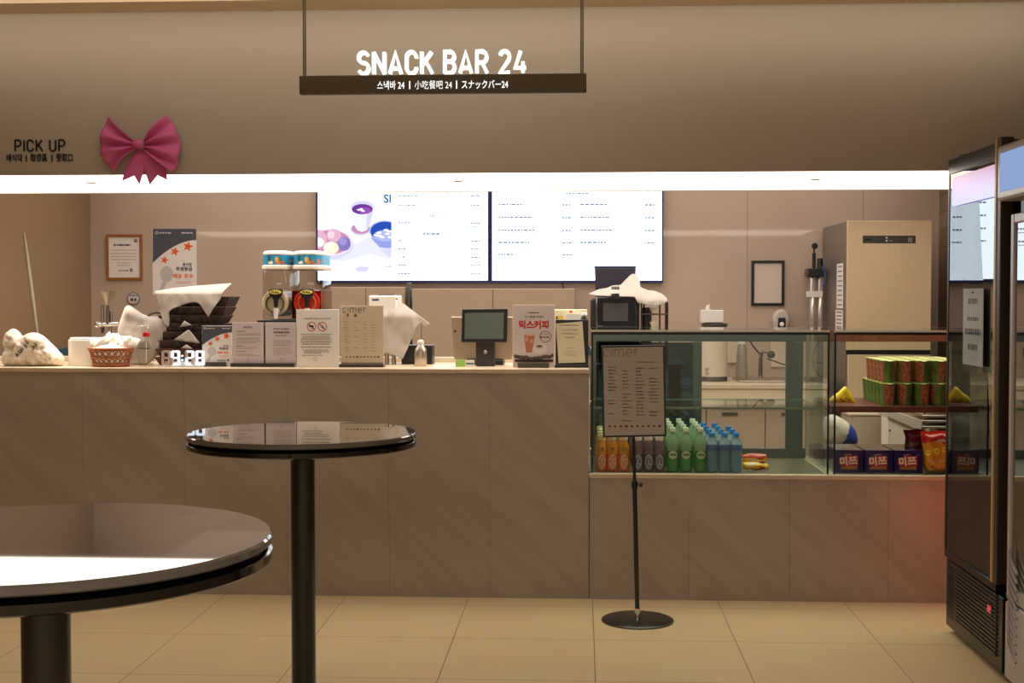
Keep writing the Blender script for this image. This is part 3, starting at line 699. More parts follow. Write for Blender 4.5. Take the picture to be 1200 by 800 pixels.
# plastic carrier bag
BAGM = mat('thin_white_plastic', (226, 214, 198), .35, bump=(40, .25))
o = pxpoly([(5, 429.5), (2, 418), (8, 408), (4, 404), (6, 393), (11, 386), (17, 384.5), (22, 388), (26, 394), (31, 391), (39, 389), (48, 391), (57, 399), (66, 408), (74, 417), (75.5, 424), (73, 429.5), (55, 430), (35, 429.8), (18, 430)], Y0)
bg = thing('carrier_bag', P(40, 430, Y0), 'knotted white plastic carrier bag with grey printed lettering at the left end of the counter', 'bag'); bg.location.z = HC
m = MB(); fn = puff(m, o, Y0, .06, BAGM, R=.05, h=.009, wr=.024, ws=26, seed=2); m.build('bag_body', bg, smooth=60)
m = MB(); o2 = pxpoly([(15, 405), (20, 402), (41, 392), (44, 396), (20, 419)], Y0)
rt = math.radians(38)
for (cx, cy, ch, sz) in ((28, 416.5, 'A', 4.2), (30.5, 412.8, 'G', 4.2), (33, 410, 'G', 4.2), (36.5, 406, '2', 4), (39, 402, '5', 4), (46, 408.5, '2', 4.6), (49, 405, '1', 4.6), (51.5, 402, '1', 4.6)):
    p = P(cx, cy, Y0); m.text(ch, p.x, p.z, 0, sz * .0042, INK, bold=.03, rot=rt, fn=fn)
for (cx, cy, n) in ((56, 427, 6), (60, 422.5, 7), (64, 427, 5)):
    for k in range(n):
        p = P(cx + k * 1.6, cy - k * 1.6, Y0); e = .0035; qd = [(p.x, p.z), (p.x + e * 1.3, p.z + e), (p.x + e * .9, p.z + e * 1.5), (p.x - e * .4, p.z + e * .5)]
        m.add([(x, fn(x, z), z) for x, z in qd], [(0, 1, 2, 3)], INKG)
m.build('print', bg, smooth=0)
# white napkin box
c = P(94, 430, 6.52); nb = thing('napkin_box', (c.x, 6.52, HC), 'plain white box standing between the carrier bag and the napkin basket', 'box')
m = MB(); a, b, zt_ = PX(76, 6.5), PX(113.5, 6.5), PZ(396.5, 6.5)
m.extrz([(a, 6.56), (a + .01, 6.52), (a + .05, 6.46), (a + .09, 6.45), (b, 6.45), (b, 6.60), (a + .02, 6.60)], HC, zt_ - .01, WHITE); m.build('box', nb, bevel=.003)
m = MB(); m.extrz([(a + .005, 6.555), (a + .05, 6.465), (a + .09, 6.455), (b - .004, 6.455), (b - .004, 6.595), (a + .02, 6.595)], zt_ - .01, zt_, WHITE); m.build('lid', nb, bevel=.003)
# woven basket with napkins
Yb = 6.42; x0, x1 = PX(104.5, Yb), PX(156, Yb); zr = PZ(408, Yb); cx = (x0 + x1) / 2; rx = (x1 - x0) / 2
WICK = mat('orange_brown_wicker', (172, 98, 50), .55, noise_col=(90, (140, 74, 36), .4, .6, (1, 1, 1)))
bk = thing('woven_basket', (cx, Yb, HC), 'small oval orange brown woven basket filled with white napkins', 'basket')
def oval(k, z, n=40, rx=rx, ry=.085): return [(cx + rx * k * math.cos(2 * math.pi * i / n), Yb + ry * k * math.sin(2 * math.pi * i / n), z) for i in range(n)]
hb = zr - HC
m = MB(); m.tube(oval(1.0, zr - .005), .0055, WICK, 8, True); m.tube(oval(.98, zr - .012), .004, WICK, 8, True); m.build('rim', bk)
m = MB(); m.tube(oval(.87, HC + hb * .48), .0045, WICK, 8, True); m.tube(oval(.78, HC + .007), .007, WICK, 8, True); m.tube(oval(.79, HC + .015), .003, WICK, 8, True); m.lathe([(0, HC + .003), (.78, HC + .003), (.78, HC + .012), (0, HC + .012)], (cx, Yb, 0), WICK, sx=rx, sy=.085, caps=False); m.build('bands', bk)
m = MB(); n = 20
for i in range(n):
    for sgn in (-1, 1):
        for (ka, za, kb, zb_) in ((.97, zr - .012, .86, HC + hb * .5), (.85, HC + hb * .45, .79, HC + .014)):
            t0 = 2 * math.pi * i / n; t1 = t0 + sgn * 2 * math.pi / n
            m.tube([(cx + rx * ka * math.cos(t0), Yb + .085 * ka * math.sin(t0), za), (cx + rx * kb * math.cos(t1), Yb + .085 * kb * math.sin(t1), zb_)], .0028, WICK, 5)
m.build('lattice', bk)
m = MB(); random.seed(4)
m.lathe([(.0, HC + .014), (.74, HC + .014), (.92, zr - .008), (.5, zr + .012), (0, zr + .02)], (cx, Yb, 0), PAPER, sx=rx, sy=.085, caps=False)
for i in range(26):
    u = random.uniform(-.78, .8); zc = zr - .02 + random.uniform(0, .02); hh = .045 + .035 * (1 - abs(u)) + random.uniform(-.008, .012); xx = cx + u * rx; yy = Yb + random.uniform(-.045, .05) * (1 - abs(u) * .4)
    ln = random.uniform(-.5, .8); wx = random.uniform(.02, .035)
    vs = []
    for k in range(5):
        tt = k / 4; dx = (tt - .5) * 2 * wx; vs += [(xx + dx, yy + .01 * math.sin(tt * 6 + i), zc), (xx + dx + ln * hh * .7, yy + .012 * math.sin(tt * 5 + i) + .01, zc + hh * (1 - .35 * abs(tt - .5)))]
    m.add(vs, [(2 * k, 2 * k + 2, 2 * k + 3, 2 * k + 1) for k in range(4)], PAPER)
tag(stuff(m.build('paper_napkins', base=(cx, Yb, HC + .014), solid=.0015)), 'heap of bright white paper napkins in the woven basket', 'napkins')
# pump bottle
c = P(171.5, 430, 6.40); pb = thing('pump_bottle', (c.x, 6.40, HC), 'clear hand sanitizer pump bottle with a red collar', 'bottle')
hz = PZ(395, 6.4) - HC; r = (PX(183, 6.4) - PX(160.5, 6.4)) / 2; C_ = (c.x, 6.40, HC)
m = MB(); m.lathe([(r * .72, 0), (r * .78, .01), (r, hz * .40), (r * .98, hz * .62), (r * .62, hz * .86), (r * .26, hz * .95), (r * .26, hz)], C_, glass('bottle_plastic', (243, 242, 239), 1.3), sy=.7); m.build('bottle_body', pb)
m = MB(); m.lathe([(r * .66, .004), (r * .7, .01), (r * .76, hz * .12), (0, hz * .12)], C_, glass('clear_gel', (240, 238, 234), 1.1), sy=.66); m.build('gel', pb)
m = MB(); m.lathe([(r * .34, hz), (r * .36, hz + .004), (r * .36, hz + .02), (r * .28, hz + .022)], C_, mat('red_cap', (206, 30, 40), .35)); m.build('collar', pb)
m = MB(); m.cyl((c.x, 6.4, HC + hz + .02), (c.x, 6.4, HC + hz + .05), .005, .005, WHITE, 10); m.box(c.x - .012, c.x + .010, 6.39, 6.41, HC + hz + .04, HC + hz + .055, WHITE); m.tube([(c.x - .01, 6.4, HC + hz + .05), (c.x - .03, 6.4, HC + hz + .052), (c.x - .037, 6.4, HC + hz + .046)], .0045, WHITE, 8); m.cyl((c.x, 6.4, HC + .02), (c.x, 6.4, HC + hz), .0025, .0025, WHITE, 8); m.build('pump_head', pb)
m = MB(); m.box(c.x - r * .55, c.x + r * .6, 6.4 - r * .74, 6.4 - r * .72, HC + hz * .60, HC + hz * .63, INK); m.build('label_line', pb)
# LED digit clock
Yk = 6.38; kz0, kz1 = HC + .008, PZ(411.5, Yk)
ck = thing('digital_clock', (PX(214, Yk), Yk, HC), 'white glowing digital clock showing 9:28 at the front edge of the counter', 'clock')
LED = glow('clock_led', (.86, .93, 1, 1), 1.25); LOFF = mat('clock_unlit', (196, 178, 172), .4)
SEG = {' ': '', '9': 'abcdfg', '2': 'abged', '8': 'abcdefg'}
def digit(x0_, x1_, ch):
    m = MB(); wd = (x1_ - x0_); ht = kz1 - kz0; tk = wd * .25; zm = (kz0 + kz1) / 2
    g = {'a': (x0_ + tk * .5, x1_ - tk * .5, kz1 - tk, kz1), 'd': (x0_ + tk * .5, x1_ - tk * .5, kz0, kz0 + tk), 'g': (x0_ + tk, x1_ - tk, zm - tk * .42, zm + tk * .42),
         'f': (x0_, x0_ + tk, zm + .001, kz1 - tk * .3), 'e': (x0_, x0_ + tk, kz0 + tk * .3, zm - .001), 'b': (x1_ - tk, x1_, zm + .001, kz1 - tk * .3), 'c': (x1_ - tk, x1_, kz0 + tk * .3, zm - .001)}
    for k, (u, v, zA, zB) in g.items():
        on = k in SEG[ch]; m.box(u, v, Yk - (.003 if k in 'adg' else .0035), Yk + .012, zA, zB, LED if on else LOFF)
    m.build('digit', ck)
for (p0, p1, ch) in ((189.5, 199.5, ' '), (200.5, 210.5, '9'), (217, 227, '2'), (229, 239, '8')): digit(PX(p0, Yk), PX(p1, Yk), ch)
m = MB(); xx = PX(213.5, Yk)
for zz in (.36, .64): m.cyl((xx, Yk - .004, kz0 + (kz1 - kz0) * zz), (xx, Yk + .008, kz0 + (kz1 - kz0) * zz), .005, .005, LED, 12)
m.build('colon', ck)
m = MB(); m.box(PX(190, Yk), PX(239, Yk), Yk + .013, Yk + .02, kz0, kz0 + .018, WHITE); m.box(PX(194, Yk), PX(235, Yk), Yk - .005, Yk + .03, HC, HC + .007, WHITE); m.build('base_bar', ck)

# woven dark trays, stacked
TRAY = mat('dark_brown_weave', (74, 52, 40), .6, bump=(140, .8), noise_col=(90, (34, 23, 17), .42, .62, (1, 1, .35)))
TRAYR = mat('red_brown_weave', (104, 58, 40), .6, bump=(140, .6), noise_col=(110, (64, 34, 24), .42, .62, (1, 1, .35)))
Yt = 6.64
def tray_mesh(m, x0, x1, z, h, lean, M):
    xb0, xb1 = x0 + .022, x1 - .022; ya, yb = Yt - .10, Yt + .12
    lo = [(xb0, ya + .02), (xb1, ya + .02), (xb1, yb - .02), (xb0, yb - .02)]; hi = [(x0, ya), (x1, ya), (x1, yb), (x0, yb)]
    L = lambda x: lean * (x - (x0 + x1) / 2)
    vs = [(x, y, z + L(x)) for x, y in lo] + [(x, y, z + h + L(x)) for x, y in hi]
    k = .007
    vs += [(x + (k if x < (x0 + x1) / 2 else -k), y + (k if y < Yt else -k), z + h + L(x)) for x, y in hi] + [(x + (k if x < (x0 + x1) / 2 else -k), y + (k if y < Yt else -k), z + k + L(x)) for x, y in lo]
    fs = [(0, 3, 2, 1)] + [(i, (i + 1) % 4, 4 + (i + 1) % 4, 4 + i) for i in range(4)] + [(4 + i, 4 + (i + 1) % 4, 8 + (i + 1) % 4, 8 + i) for i in range(4)] + [(8 + i, 8 + (i + 1) % 4, 12 + (i + 1) % 4, 12 + i) for i in range(4)] + [(12, 13, 14, 15)]
    m.add(vs, fs, M)
NT = 8; zt0 = HC; pitch = (PZ(347, Yt) - HC - .055) / (NT - 1)
for i in range(NT):
    zz = HC + .001 + i * pitch; xa_ = PX(188 + i * .9, Yt); xb_ = PX(266 + (0, 2, -1, 1.5, 3, 1, 5, 9)[i], Yt)
    m = MB(); tray_mesh(m, xa_, xb_, zz, pitch - .002 if i < NT - 1 else .052, .0 if i < 2 else .0, TRAYR if i < 2 else TRAY)
    lab = ('reddish brown woven tray at the bottom of the stack behind the clock', 'reddish brown woven tray second from the bottom of the tray stack', 'dark woven tray third from the bottom of the tray stack', 'dark woven tray fourth from the bottom of the tray stack', 'dark woven tray fifth from the bottom of the tray stack', 'dark woven tray third from the top of the tray stack', 'dark woven tray just below the topmost tray of the stack', 'dark woven tray topmost in the stack under the white cloth')[i]
    tag(m.build('woven_tray', base=((xa_ + xb_) / 2, Yt, zz), smooth=0), lab, 'tray', 'woven trays stacked on the counter')
# napkin corners in the trays
for i, (pts_, lab) in enumerate((([(204, 398), (234, 402), (222, 386.5), (220, 386.5)], 'largest white napkin corner sticking out of the tray stack'), ([(211, 383), (225, 381), (216, 375.5)], 'small white napkin corner above the largest one in the tray stack'), ([(212, 408), (226, 408.5), (218.5, 403.5)], 'lowest white napkin corner in the tray stack, just above the clock'))):
    m = MB(); yy = Yt - .108; o = pxpoly(pts_, yy)
    drape(m, o, lambda x, z: yy, CLOTH, h=.012, wr=.0015, seed=i)
    cc = sum((Vector(v) for v in m.v), Vector()) / len(m.v)
    tag(m.build('folded_napkin', base=cc, solid=.004), lab, 'napkin', 'napkins folded in the trays')
# cloth thrown over the trays
oc = [(180, 341), (200, 337), (225, 334), (250, 332), (263, 331), (262, 338), (258, 350), (250, 362), (244, 372), (240, 366), (235, 357), (230, 354), (222, 354.5), (212, 358), (202, 362), (198, 366), (199, 374), (197, 384), (192, 378), (187, 366), (185, 352)]
yc_ = Yt - .112; o = pxpoly(oc, yc_); ztop = PZ(331, yc_); zed = PZ(344, yc_)
m = MB(); drape(m, o, lambda x, z: yc_ + .16 * max(0, (z - zed) / (ztop - zed)) ** 1.6, CLOTH, h=.012, wr=.02, ws=14, seed=3)
tag(m.build('white_cloth', base=P(225, 345, yc_), solid=.003, subsurf=1), 'white cloth draped over the top of the dark tray stack', 'cloth', 'white cloths over the counter gear')
# second cloth, over a basket with a dark handle
yc2 = 6.56; o = pxpoly([(146, 360), (149, 357.5), (153, 358), (160, 363), (168, 368.5), (176, 370), (186, 370), (196, 374), (199, 380), (192, 396), (186, 410), (182, 420), (172, 428), (158, 429), (148, 429), (147, 410), (138, 394), (138, 384), (142, 372)], yc2)
m = MB(); fn2 = puff(m, o, yc2, .038, CLOTH, R=.08, h=.013, wr=.018, ws=9, seed=8); tag(m.build('white_cloth', base=P(168, 429, yc2), smooth=60), 'crumpled white cloth covering a basket behind the pump bottle', 'cloth', 'white cloths over the counter gear')
m = MB(); m.tube([P(172, 371, yc2), P(177, 367.5, yc2), P(183, 366, yc2), P(188, 367, yc2), P(192, 372, yc2)], .005, TRAY, 8); tag(m.build('basket_handle', base=P(182, 368, yc2)), 'dark curved basket handle rising beside the crumpled cloth', 'handle')

# chrome hand press
Yp = 6.72; hp = thing('hand_press', (PX(124, Yp), Yp, HC), 'chrome press with a cone funnel on a stem behind the napkin basket', 'press')
xx = PX(126, Yp)
k = PX(127, Yp) - xx
m = MB(); m.lathe([(.004, PZ(360, Yp)), (.010, PZ(356, Yp)), (10.5 * k, PZ(342, Yp)), (10.8 * k, PZ(340.5, Yp)), (9.5 * k, PZ(341.5, Yp)), (0, PZ(343, Yp))], (xx, Yp, 0), mat('satin_pewter', (150, 140, 122), .38, .8), n=24, caps=False); m.build('funnel', hp)
m = MB(); m.cyl((PX(120.5, Yp), Yp, PZ(383, Yp)), (PX(120.5, Yp), Yp, PZ(357, Yp)), .010, .010, CHROME); m.cyl((PX(127, Yp), Yp, PZ(380, Yp)), (PX(127, Yp), Yp, PZ(358, Yp)), .012, .009, GREYM); m.cyl((PX(131, Yp), Yp, PZ(378, Yp)), (PX(131, Yp), Yp, PZ(365, Yp)), .007, .007, CHROME); m.build('columns', hp)
m = MB(); m.cyl((PX(114, Yp), Yp, PZ(381, Yp)), (PX(140, Yp), Yp, PZ(380, Yp)), .011, .011, CHROME); m.lathe([(0, -.016), (.014, -.01), (.016, 0), (.014, .01), (0, .016)], (PX(114, Yp), Yp, PZ(381, Yp)), CHROME, n=20); m.build('crossbar', hp)
m = MB(); m.cyl((PX(120.5, Yp), Yp, PZ(391, Yp)), (PX(120.5, Yp), Yp, PZ(384, Yp)), .006, .010, BLACK, 14); m.build('nozzle', hp)
m = MB(); m.cyl((PX(128, Yp), Yp + .02, HC), (PX(128, Yp), Yp + .02, PZ(380, Yp)), .009, .009, CHROME); m.lathe([(.05, 0), (.05, .008), (.012, .014)], (PX(128, Yp), Yp + .02, HC), BLACKM); m.build('stand', hp)

# ---- acrylic sign holders
def sign(name, x0, y0, x1, Y, label, panel_mat=PAPER, base_px=None, depth=.006, y1=428.5, base_h=4.5, base_mat=None, back_tilt=0):
    a, b = PX(x0, Y), PX(x1, Y); zt_ = PZ(y0, Y)
    th = thing(name, ((a + b) / 2, Y, HC), label, 'sign')
    m = MB(); m.box(a, b, Y, Y + depth, HC + .001, zt_, panel_mat); m.build('panel', th, bevel=.001)
    if base_px:
        u, v = PX(base_px[0], Y), PX(base_px[1], Y); zb_ = HC + base_h * s_k(Y)
        m = MB(); m.box(u, v, Y - .02, Y - .0005, HC, zb_, base_mat or mat('dark_acrylic_base', (52, 50, 44), .3)); m.box(u, v, Y + depth + .0005, Y + .05, HC, zb_ * .5 + HC * .5, base_mat or mat('dark_acrylic_base')); m.build('base', th, bevel=.001)
    return th
def s_k(Y): return (P(601, 400, Y) - P(600, 400, Y)).x
Ys = 6.42
th = sign('hygiene_rating_sign', 237, 382, 272, Ys + .03, 'small tabletop sign with three orange stars and slate blue corner', PAPER, (240, 265.5), base_h=5.2, base_mat=mat('dark_green_base', (58, 58, 50), .35))
s = Sheet(Ys + .03, 255); hygiene(s, 237, 382, 35, 43); s.build('print', th, smooth=0)
LAV = mat('lavender_paper', (198, 186, 188), .55)
th = sign('notice_sign', 272.5, 378, 309, Ys, 'white acrylic notice sign with small print beside the star sign', LAV, (271, 309))
s = Sheet(Ys, 290); s.txt('NOTICE', 290.5, 384.3, 1.9, INK, bold=.03); s.words(277, 288, 388, 1, INKG, 3)
for y, e in ((391, 305), (392.6, 306), (396, 305), (397.5, 304), (400, 306), (401.6, 300), (405, 285), (406.5, 300), (408.5, 300), (411.5, 289), (415, 297), (416.5, 304)): s.words(277, e, y, .8, INKG if y in (405, 411.5) else INKL, 4)
s.ring(290.5, 421.5, 1.5, .4, INKG, 14); s.build('print', th, smooth=0)
th = sign('allergy_sign', 311, 378, 346.5, Ys, 'white acrylic food allergy information sign in front of the juice dispenser', LAV, (310, 345.5))
s = Sheet(Ys, 330); s.txt('FOOD ALLERGY', 330, 386.3, 1.9, INK, bold=.02); s.txt('INFORMATION', 330, 390.3, 1.9, INK, bold=.04); s.words(323, 336, 393, 1, INKG, 3)
for y in (399, 401, 403, 404.8, 408, 410, 412, 413.8, 415.6): s.words(320, 341 - (y > 414) * 5, y, .7, INKL, 4)
s.ring(330, 420.5, 1.4, .4, INKG, 14); s.build('print', th, smooth=0)
th = sign('order_rules_sign', 347.5, 362.5, 397, Ys - .02, 'tall white paper sign with two red prohibition circles', PAPER, None, depth=.012, y1=430)
s = Sheet(Ys - .02, 372); s.txt('ORDER REGULATIONS', 372, 374.2, 2.0, INKG, width=31, bold=.02)
for cx_ in (365, 377.7):
    s.ring(cx_, 382.5, 5.5, .85, RED, 28); s.poly([(cx_ - 4.1, 378.9), (cx_ - 3.4, 378.3), (cx_ + 4.1, 386.1), (cx_ + 3.4, 386.7)], RED)
s.poly([(361.5, 381.2), (366, 380.8), (368, 382), (367.5, 383), (362, 383)], INK); s.rect(365, 383.5, 368, 385, INKG); s.poly([(375, 380), (377, 381.5), (379, 382), (380, 384.5), (378, 385), (376, 382.5)], INKG)
for y, a_, b_, mm in ((391.5, 352, 390, INKL), (394, 354, 386, INKL), (396, 353, 388, INKL), (398, 352, 389, INKL), (400.6, 352, 389, INKG), (403, 354, 387, INKG), (406.7, 353, 388, INKG), (410, 354, 385, INKL), (412, 356, 386, INKL), (413.6, 356, 376, INKL), (416.3, 353, 378, INKL)): s.words(a_, b_, y, .9, mm, 4)
s.ring(369.5, 420.5, 2.1, .45, INKG, 14); s.build('print', th, smooth=0)
th = sign('menu_card_holder', 399.5, 358, 449.5, Ys, 'beige acrylic menu card holder headed cimer on the counter', BEIGEP, (398, 450), base_h=3.6, base_mat=mat('dark_brown_base', (60, 48, 42), .3))
THIN = mat('thin_grey_lettering', (92, 88, 80), .6)
def cimer(s, Y, x0, x1, ybase, capx, wt=.085):
    a, b = PX(x0, Y), PX(x1, Y); k = s_k(Y); lettering(s, 'cimer', a, b, PZ(ybase, Y), capx * k, wt, Y - .0012, Y - .0004, THIN, gap=.24)
s = Sheet(Ys, 425); cimer(s, Ys, 401.5, 429, 366.5, 8.6, .07)
DARKB = mat('menu_brown', (96, 52, 34), .6)
s.poly([(406, 368.5), (407.6, 367), (409, 369), (408, 371.2), (406.6, 370)], DARKB); s.poly([(414.5, 367), (416, 368.6), (418.4, 366.8), (417.5, 369.5), (419.5, 371.5), (416, 370.4), (413.5, 371.6), (415.6, 369.4)], DARKB)
MT = mat('menu_pale_text', (164, 148, 122), .6)
for cx_ in (404, 415, 426, 435):
    for k_ in range(11):
        if random.random() < .85: s.words(cx_, cx_ + random.uniform(3, 6.5), 377 + k_ * 3.4, .8, MT, 3)
for k_ in range(10): s.ell(406.5 + k_ * 4.1, 418, 1.05 + .3 * (k_ in (3, 9)), .9 + .3 * (k_ in (3, 9)), DARKB, 10)
s.rect(400, 427.2 - 2.2, 449, 425.6, DARKB); s.build('print', th, smooth=0)

# ---- juice dispenser
Yj = 6.68; ZJ = lambda py: PZ(py, Yj)
jd = thing('juice_dispenser', (PX(348, Yj), Yj, HC), 'twin tank juice dispenser with fruit bands and PULL taps behind the paper signs', 'juice dispenser')
m = MB(); m.box(PX(311, Yj), PX(389, Yj), Yj - .12, Yj + .2, HC, ZJ(379), BLACKM); m.box(PX(313, Yj), PX(383, Yj), Yj - .17, Yj - .12, ZJ(381), ZJ(375.5), GREYM); m.build('base', jd, bevel=.006)
m = MB(); m.box(PX(311, Yj), PX(384, Yj), Yj - .17, Yj + .2, ZJ(378.9), ZJ(374.5), BLACK); m.build('drip_deck', jd, bevel=.003)
BLUEB = mat('tropical_blue_band', (30, 128, 168), .4); LIDW = mat('warm_white_lid', (224, 212, 202), .35)
TANK = glass('tank_plastic', (232, 230, 226), 1.5)
for i, (u0, u1, lq) in enumerate(((311.5, 345.5, mat('pale_drum', (206, 190, 150), .2)), (346.5, 383.5, mat('red_juice', (196, 40, 24), .12)))):
    a, b = PX(u0, Yj), PX(u1, Yj); k = s_k(Yj)
    cj = ((a + b) / 2, Yj + .03, 0); rj = (b - a) / 2
    m = MB(); m.slathe([(.97, ZJ(374)), (1, ZJ(372)), (1, ZJ(318)), (.98, ZJ(316.2))], cj, rj, .16, TANK, e=.5); tk = m.build('tank', jd); tk['label'] = ('clear tank with pale contents', 'clear tank with red juice')[i]
    m = MB(); m.slathe([(1.0, ZJ(316)), (1.03, ZJ(315)), (1.03, ZJ(312)), (.98, ZJ(310.8)), (.95, ZJ(310.5)), (.95, ZJ(298.5)), (.98, ZJ(298)), (.97, ZJ(296)), (.88, ZJ(294.3)), (.6, ZJ(293.4))], cj, rj, .165, LIDW, e=.55); m.build('lid', tk)
    m = MB(); m.slathe([(.965, ZJ(310)), (.966, ZJ(309.8)), (.966, ZJ(299.2)), (.965, ZJ(299))], cj, rj, .165, BLUEB, e=.55)
    sh = Sheet(Yj - .131, 330)
    o_ = u0
    for (dx, y_, rx_, ry_, cc) in ((4, 307.5, 3.2, 2, (230, 222, 200)), (2, 303, 2, 4, (30, 74, 70)), (12, 304, 2.6, 3.4, (214, 158, 84)), (14, 307, 4, 2.4, (190, 120, 50)), (17, 305, 2, 3, (60, 100, 60)), (24, 306.5, 4.6, 2.8, (214, 96, 72)), (29, 305.5, 2.6, 3, (226, 130, 90)), (20.5, 308, 3, 1.5, (150, 90, 60))):
        sh.ell(o_ + 2 + dx * .88, y_, rx_ * .9, ry_, mat('fruit_%d_%d_%d' % cc, cc, .5), 18)
    def yb__(x): u_ = min(1, abs((x - cj[0]) / (rj * .966))); return cj[1] - .165 * .966 * (1 - u_ ** (1 / .275)) ** .275 - .0006
    for v_ in sh.v: v_.y = yb__(v_.x) - (cj[1] * 0 + (Yj - .131 - v_.y) * .2)
    m.v, m.f, m.m, m.mats = m.v + sh.v, m.f + [[len(m.v) + q_ for q_ in f] for f in sh.f], m.m + [len(m.mats) + q_ for q_ in sh.m], m.mats + sh.mats
    m.build('fruit_band', tk, smooth=0)
    xc = PX((u0 + u1) / 2 + .5, Yj); zc = ZJ(355); R = 15.5 * k
    m = MB(); m.cyl((xc, Yj - .12, zc), (xc, Yj + .14, zc), R, R, lq, 36); m.lathe([(R * .72, 0), (R * .74, .006), (R * .60, .006), (R * .58, 0)], (xc, Yj - .12, zc), GREYM if i == 0 else mat('orange_ring', (226, 88, 30), .2), axis='Y', caps=False); m.build('cooling_drum', tk, bevel=.006)
    if i == 1:
        m = MB(); m.box(a + .008, b - .008, Yj - .118, Yj + .17, ZJ(373), ZJ(340.5), glass('red_liquid', (190, 30, 34), 1.35)); m.build('juice', tk)
    xh = PX((323.5, 360)[i], Yj - .16)
    m = MB(); m.extr([(xh - .036, ZJ(340)), (xh - .03, ZJ(338)), (xh + .03, ZJ(338)), (xh + .036, ZJ(340)), (xh + .032, ZJ(346.5)), (xh + .012, ZJ(350)), (xh + .008, ZJ(360)), (xh - .008, ZJ(360)), (xh - .012, ZJ(350)), (xh - .032, ZJ(346.5))], Yj - .165, Yj - .145, BLACK); m.build('tap_handle', tk, bevel=.005, seg=3)
    m = MB(); m.lathe([(0, .003), (.030, .003), (.031, 0)], (xh, Yj - .1655, ZJ(342.3)), mat('yellow_tag', (226, 206, 90), .4), axis='Y', sy=.36)
    m.text('PULL', xh, ZJ(343.4), Yj - .1695, .0105, INK, bold=.05, sx=1.3); m.build('pull_tag', tk)
    m = MB(); m.cyl((xh, Yj - .155, ZJ(373)), (xh, Yj - .155, ZJ(361)), .010, .013, WHITE if i == 0 else LIDW, 14); m.cyl((xh, Yj - .155, ZJ(365)), (xh, Yj - .12, ZJ(365)), .012, .012, WHITE, 14); m.build('spout', tk)

# ---- ice crusher under a cloth, shaker, black box
Yi = 6.70; ic = thing('ice_crusher', (PX(455, Yi), Yi, HC), 'white machine with a black top handle half hidden under a white cloth', 'machine')
m = MB(); m.box(PX(434.5, Yi), PX(467, Yi), Yi - .06, Yi + .14, HC + .06, PZ(346, Yi), WHITE); m.build('body', ic, bevel=.008, seg=3)
m = MB(); m.tube([P(444, 347, Yi - .02), P(444.5, 345.5, Yi - .02), P(461, 345.5, Yi - .02), P(461.5, 347, Yi - .02)], .005, BLACK, 8); m.build('handle', ic)
m = MB(); s = Sheet(Yi - .0605, 440); s.rect(436, 350, 444, 352, mat('navy_mark', (50, 52, 92), .4)); s.ell(465, 350, 1.2, .8, INK); s.build('badge', ic, smooth=0)
for px in (453.5, 461.5):
    m = MB(); m.cyl((PX(px, Yi - .04), Yi - .04, HC), (PX(px, Yi - .04), Yi - .04, HC + .062), .012, .010, CHROME, 14); m.build('leg', ic)
yq = 6.62; o = pxpoly([(445, 351), (452, 350), (463, 351), (475, 358), (485, 365), (495, 373), (503, 380), (498, 383), (491, 379), (487, 384), (483, 396), (478, 408), (472, 421), (462, 416), (450, 412.5), (447, 412), (446, 395), (446, 370)], yq)
m = MB(); zA, zB = PZ(372, yq), PZ(349, yq); drape(m, o, lambda x, z: yq - .005 + .10 * max(0, (z - zA) / (zB - zA)) ** 1.5 + .9 * max(0, x - PX(486, yq)) , CLOTH, h=.012, wr=.016, ws=14, seed=12)
tag(m.build('white_cloth', base=P(470, 385, yq), solid=.003, subsurf=1), 'white cloth draped over the machine beside the cimer menu card', 'cloth', 'white cloths over the counter gear')
m = MB(); yk2 = 6.72; m.box(PX(471, yk2), PX(507, yk2), yk2 - .02, yk2 + .10, HC, PZ(404.5, yk2), BLACK); bx = tag(m.build('black_box', base=(PX(489, yk2), yk2, HC), bevel=.004), 'low black box behind the silver shaker bottle', 'box')
Yh = 6.52; c = P(493, 430, Yh); sk = thing('shaker_bottle', (c.x, Yh, HC), 'silver cream dispenser bottle with white nozzle cap left of the till', 'bottle'); k = s_k(Yh)
m = MB(); z_ = PZ(404, Yh) - HC; m.lathe([(6.6 * k, 0), (7.2 * k, .006), (7.2 * k, z_ * .62), (6.6 * k, z_ * .8), (3.6 * k, z_ * .97), (3.4 * k, z_)], (c.x, Yh, HC), mat('satin_aluminium', (196, 184, 172), .3, .9)); m.build('body', sk)
m = MB(); m.lathe([(3.6 * k, z_), (3.8 * k, z_ + .004), (3.8 * k, z_ + .016), (2.6 * k, z_ + .022)], (c.x, Yh, HC), WHITE); m.cyl((c.x + .002, Yh, HC + z_ + .02), (c.x + .002, Yh, PZ(398, Yh)), 2.6 * k, 2.2 * k, WHITE, 16); m.build('cap', sk)
m = MB(); m.cyl((c.x + .004, Yh - .006, PZ(399, Yh)), (c.x + .006, Yh - .006, PZ(378, Yh)), .0018, .0018, GREYM, 8); m.build('rod', sk)

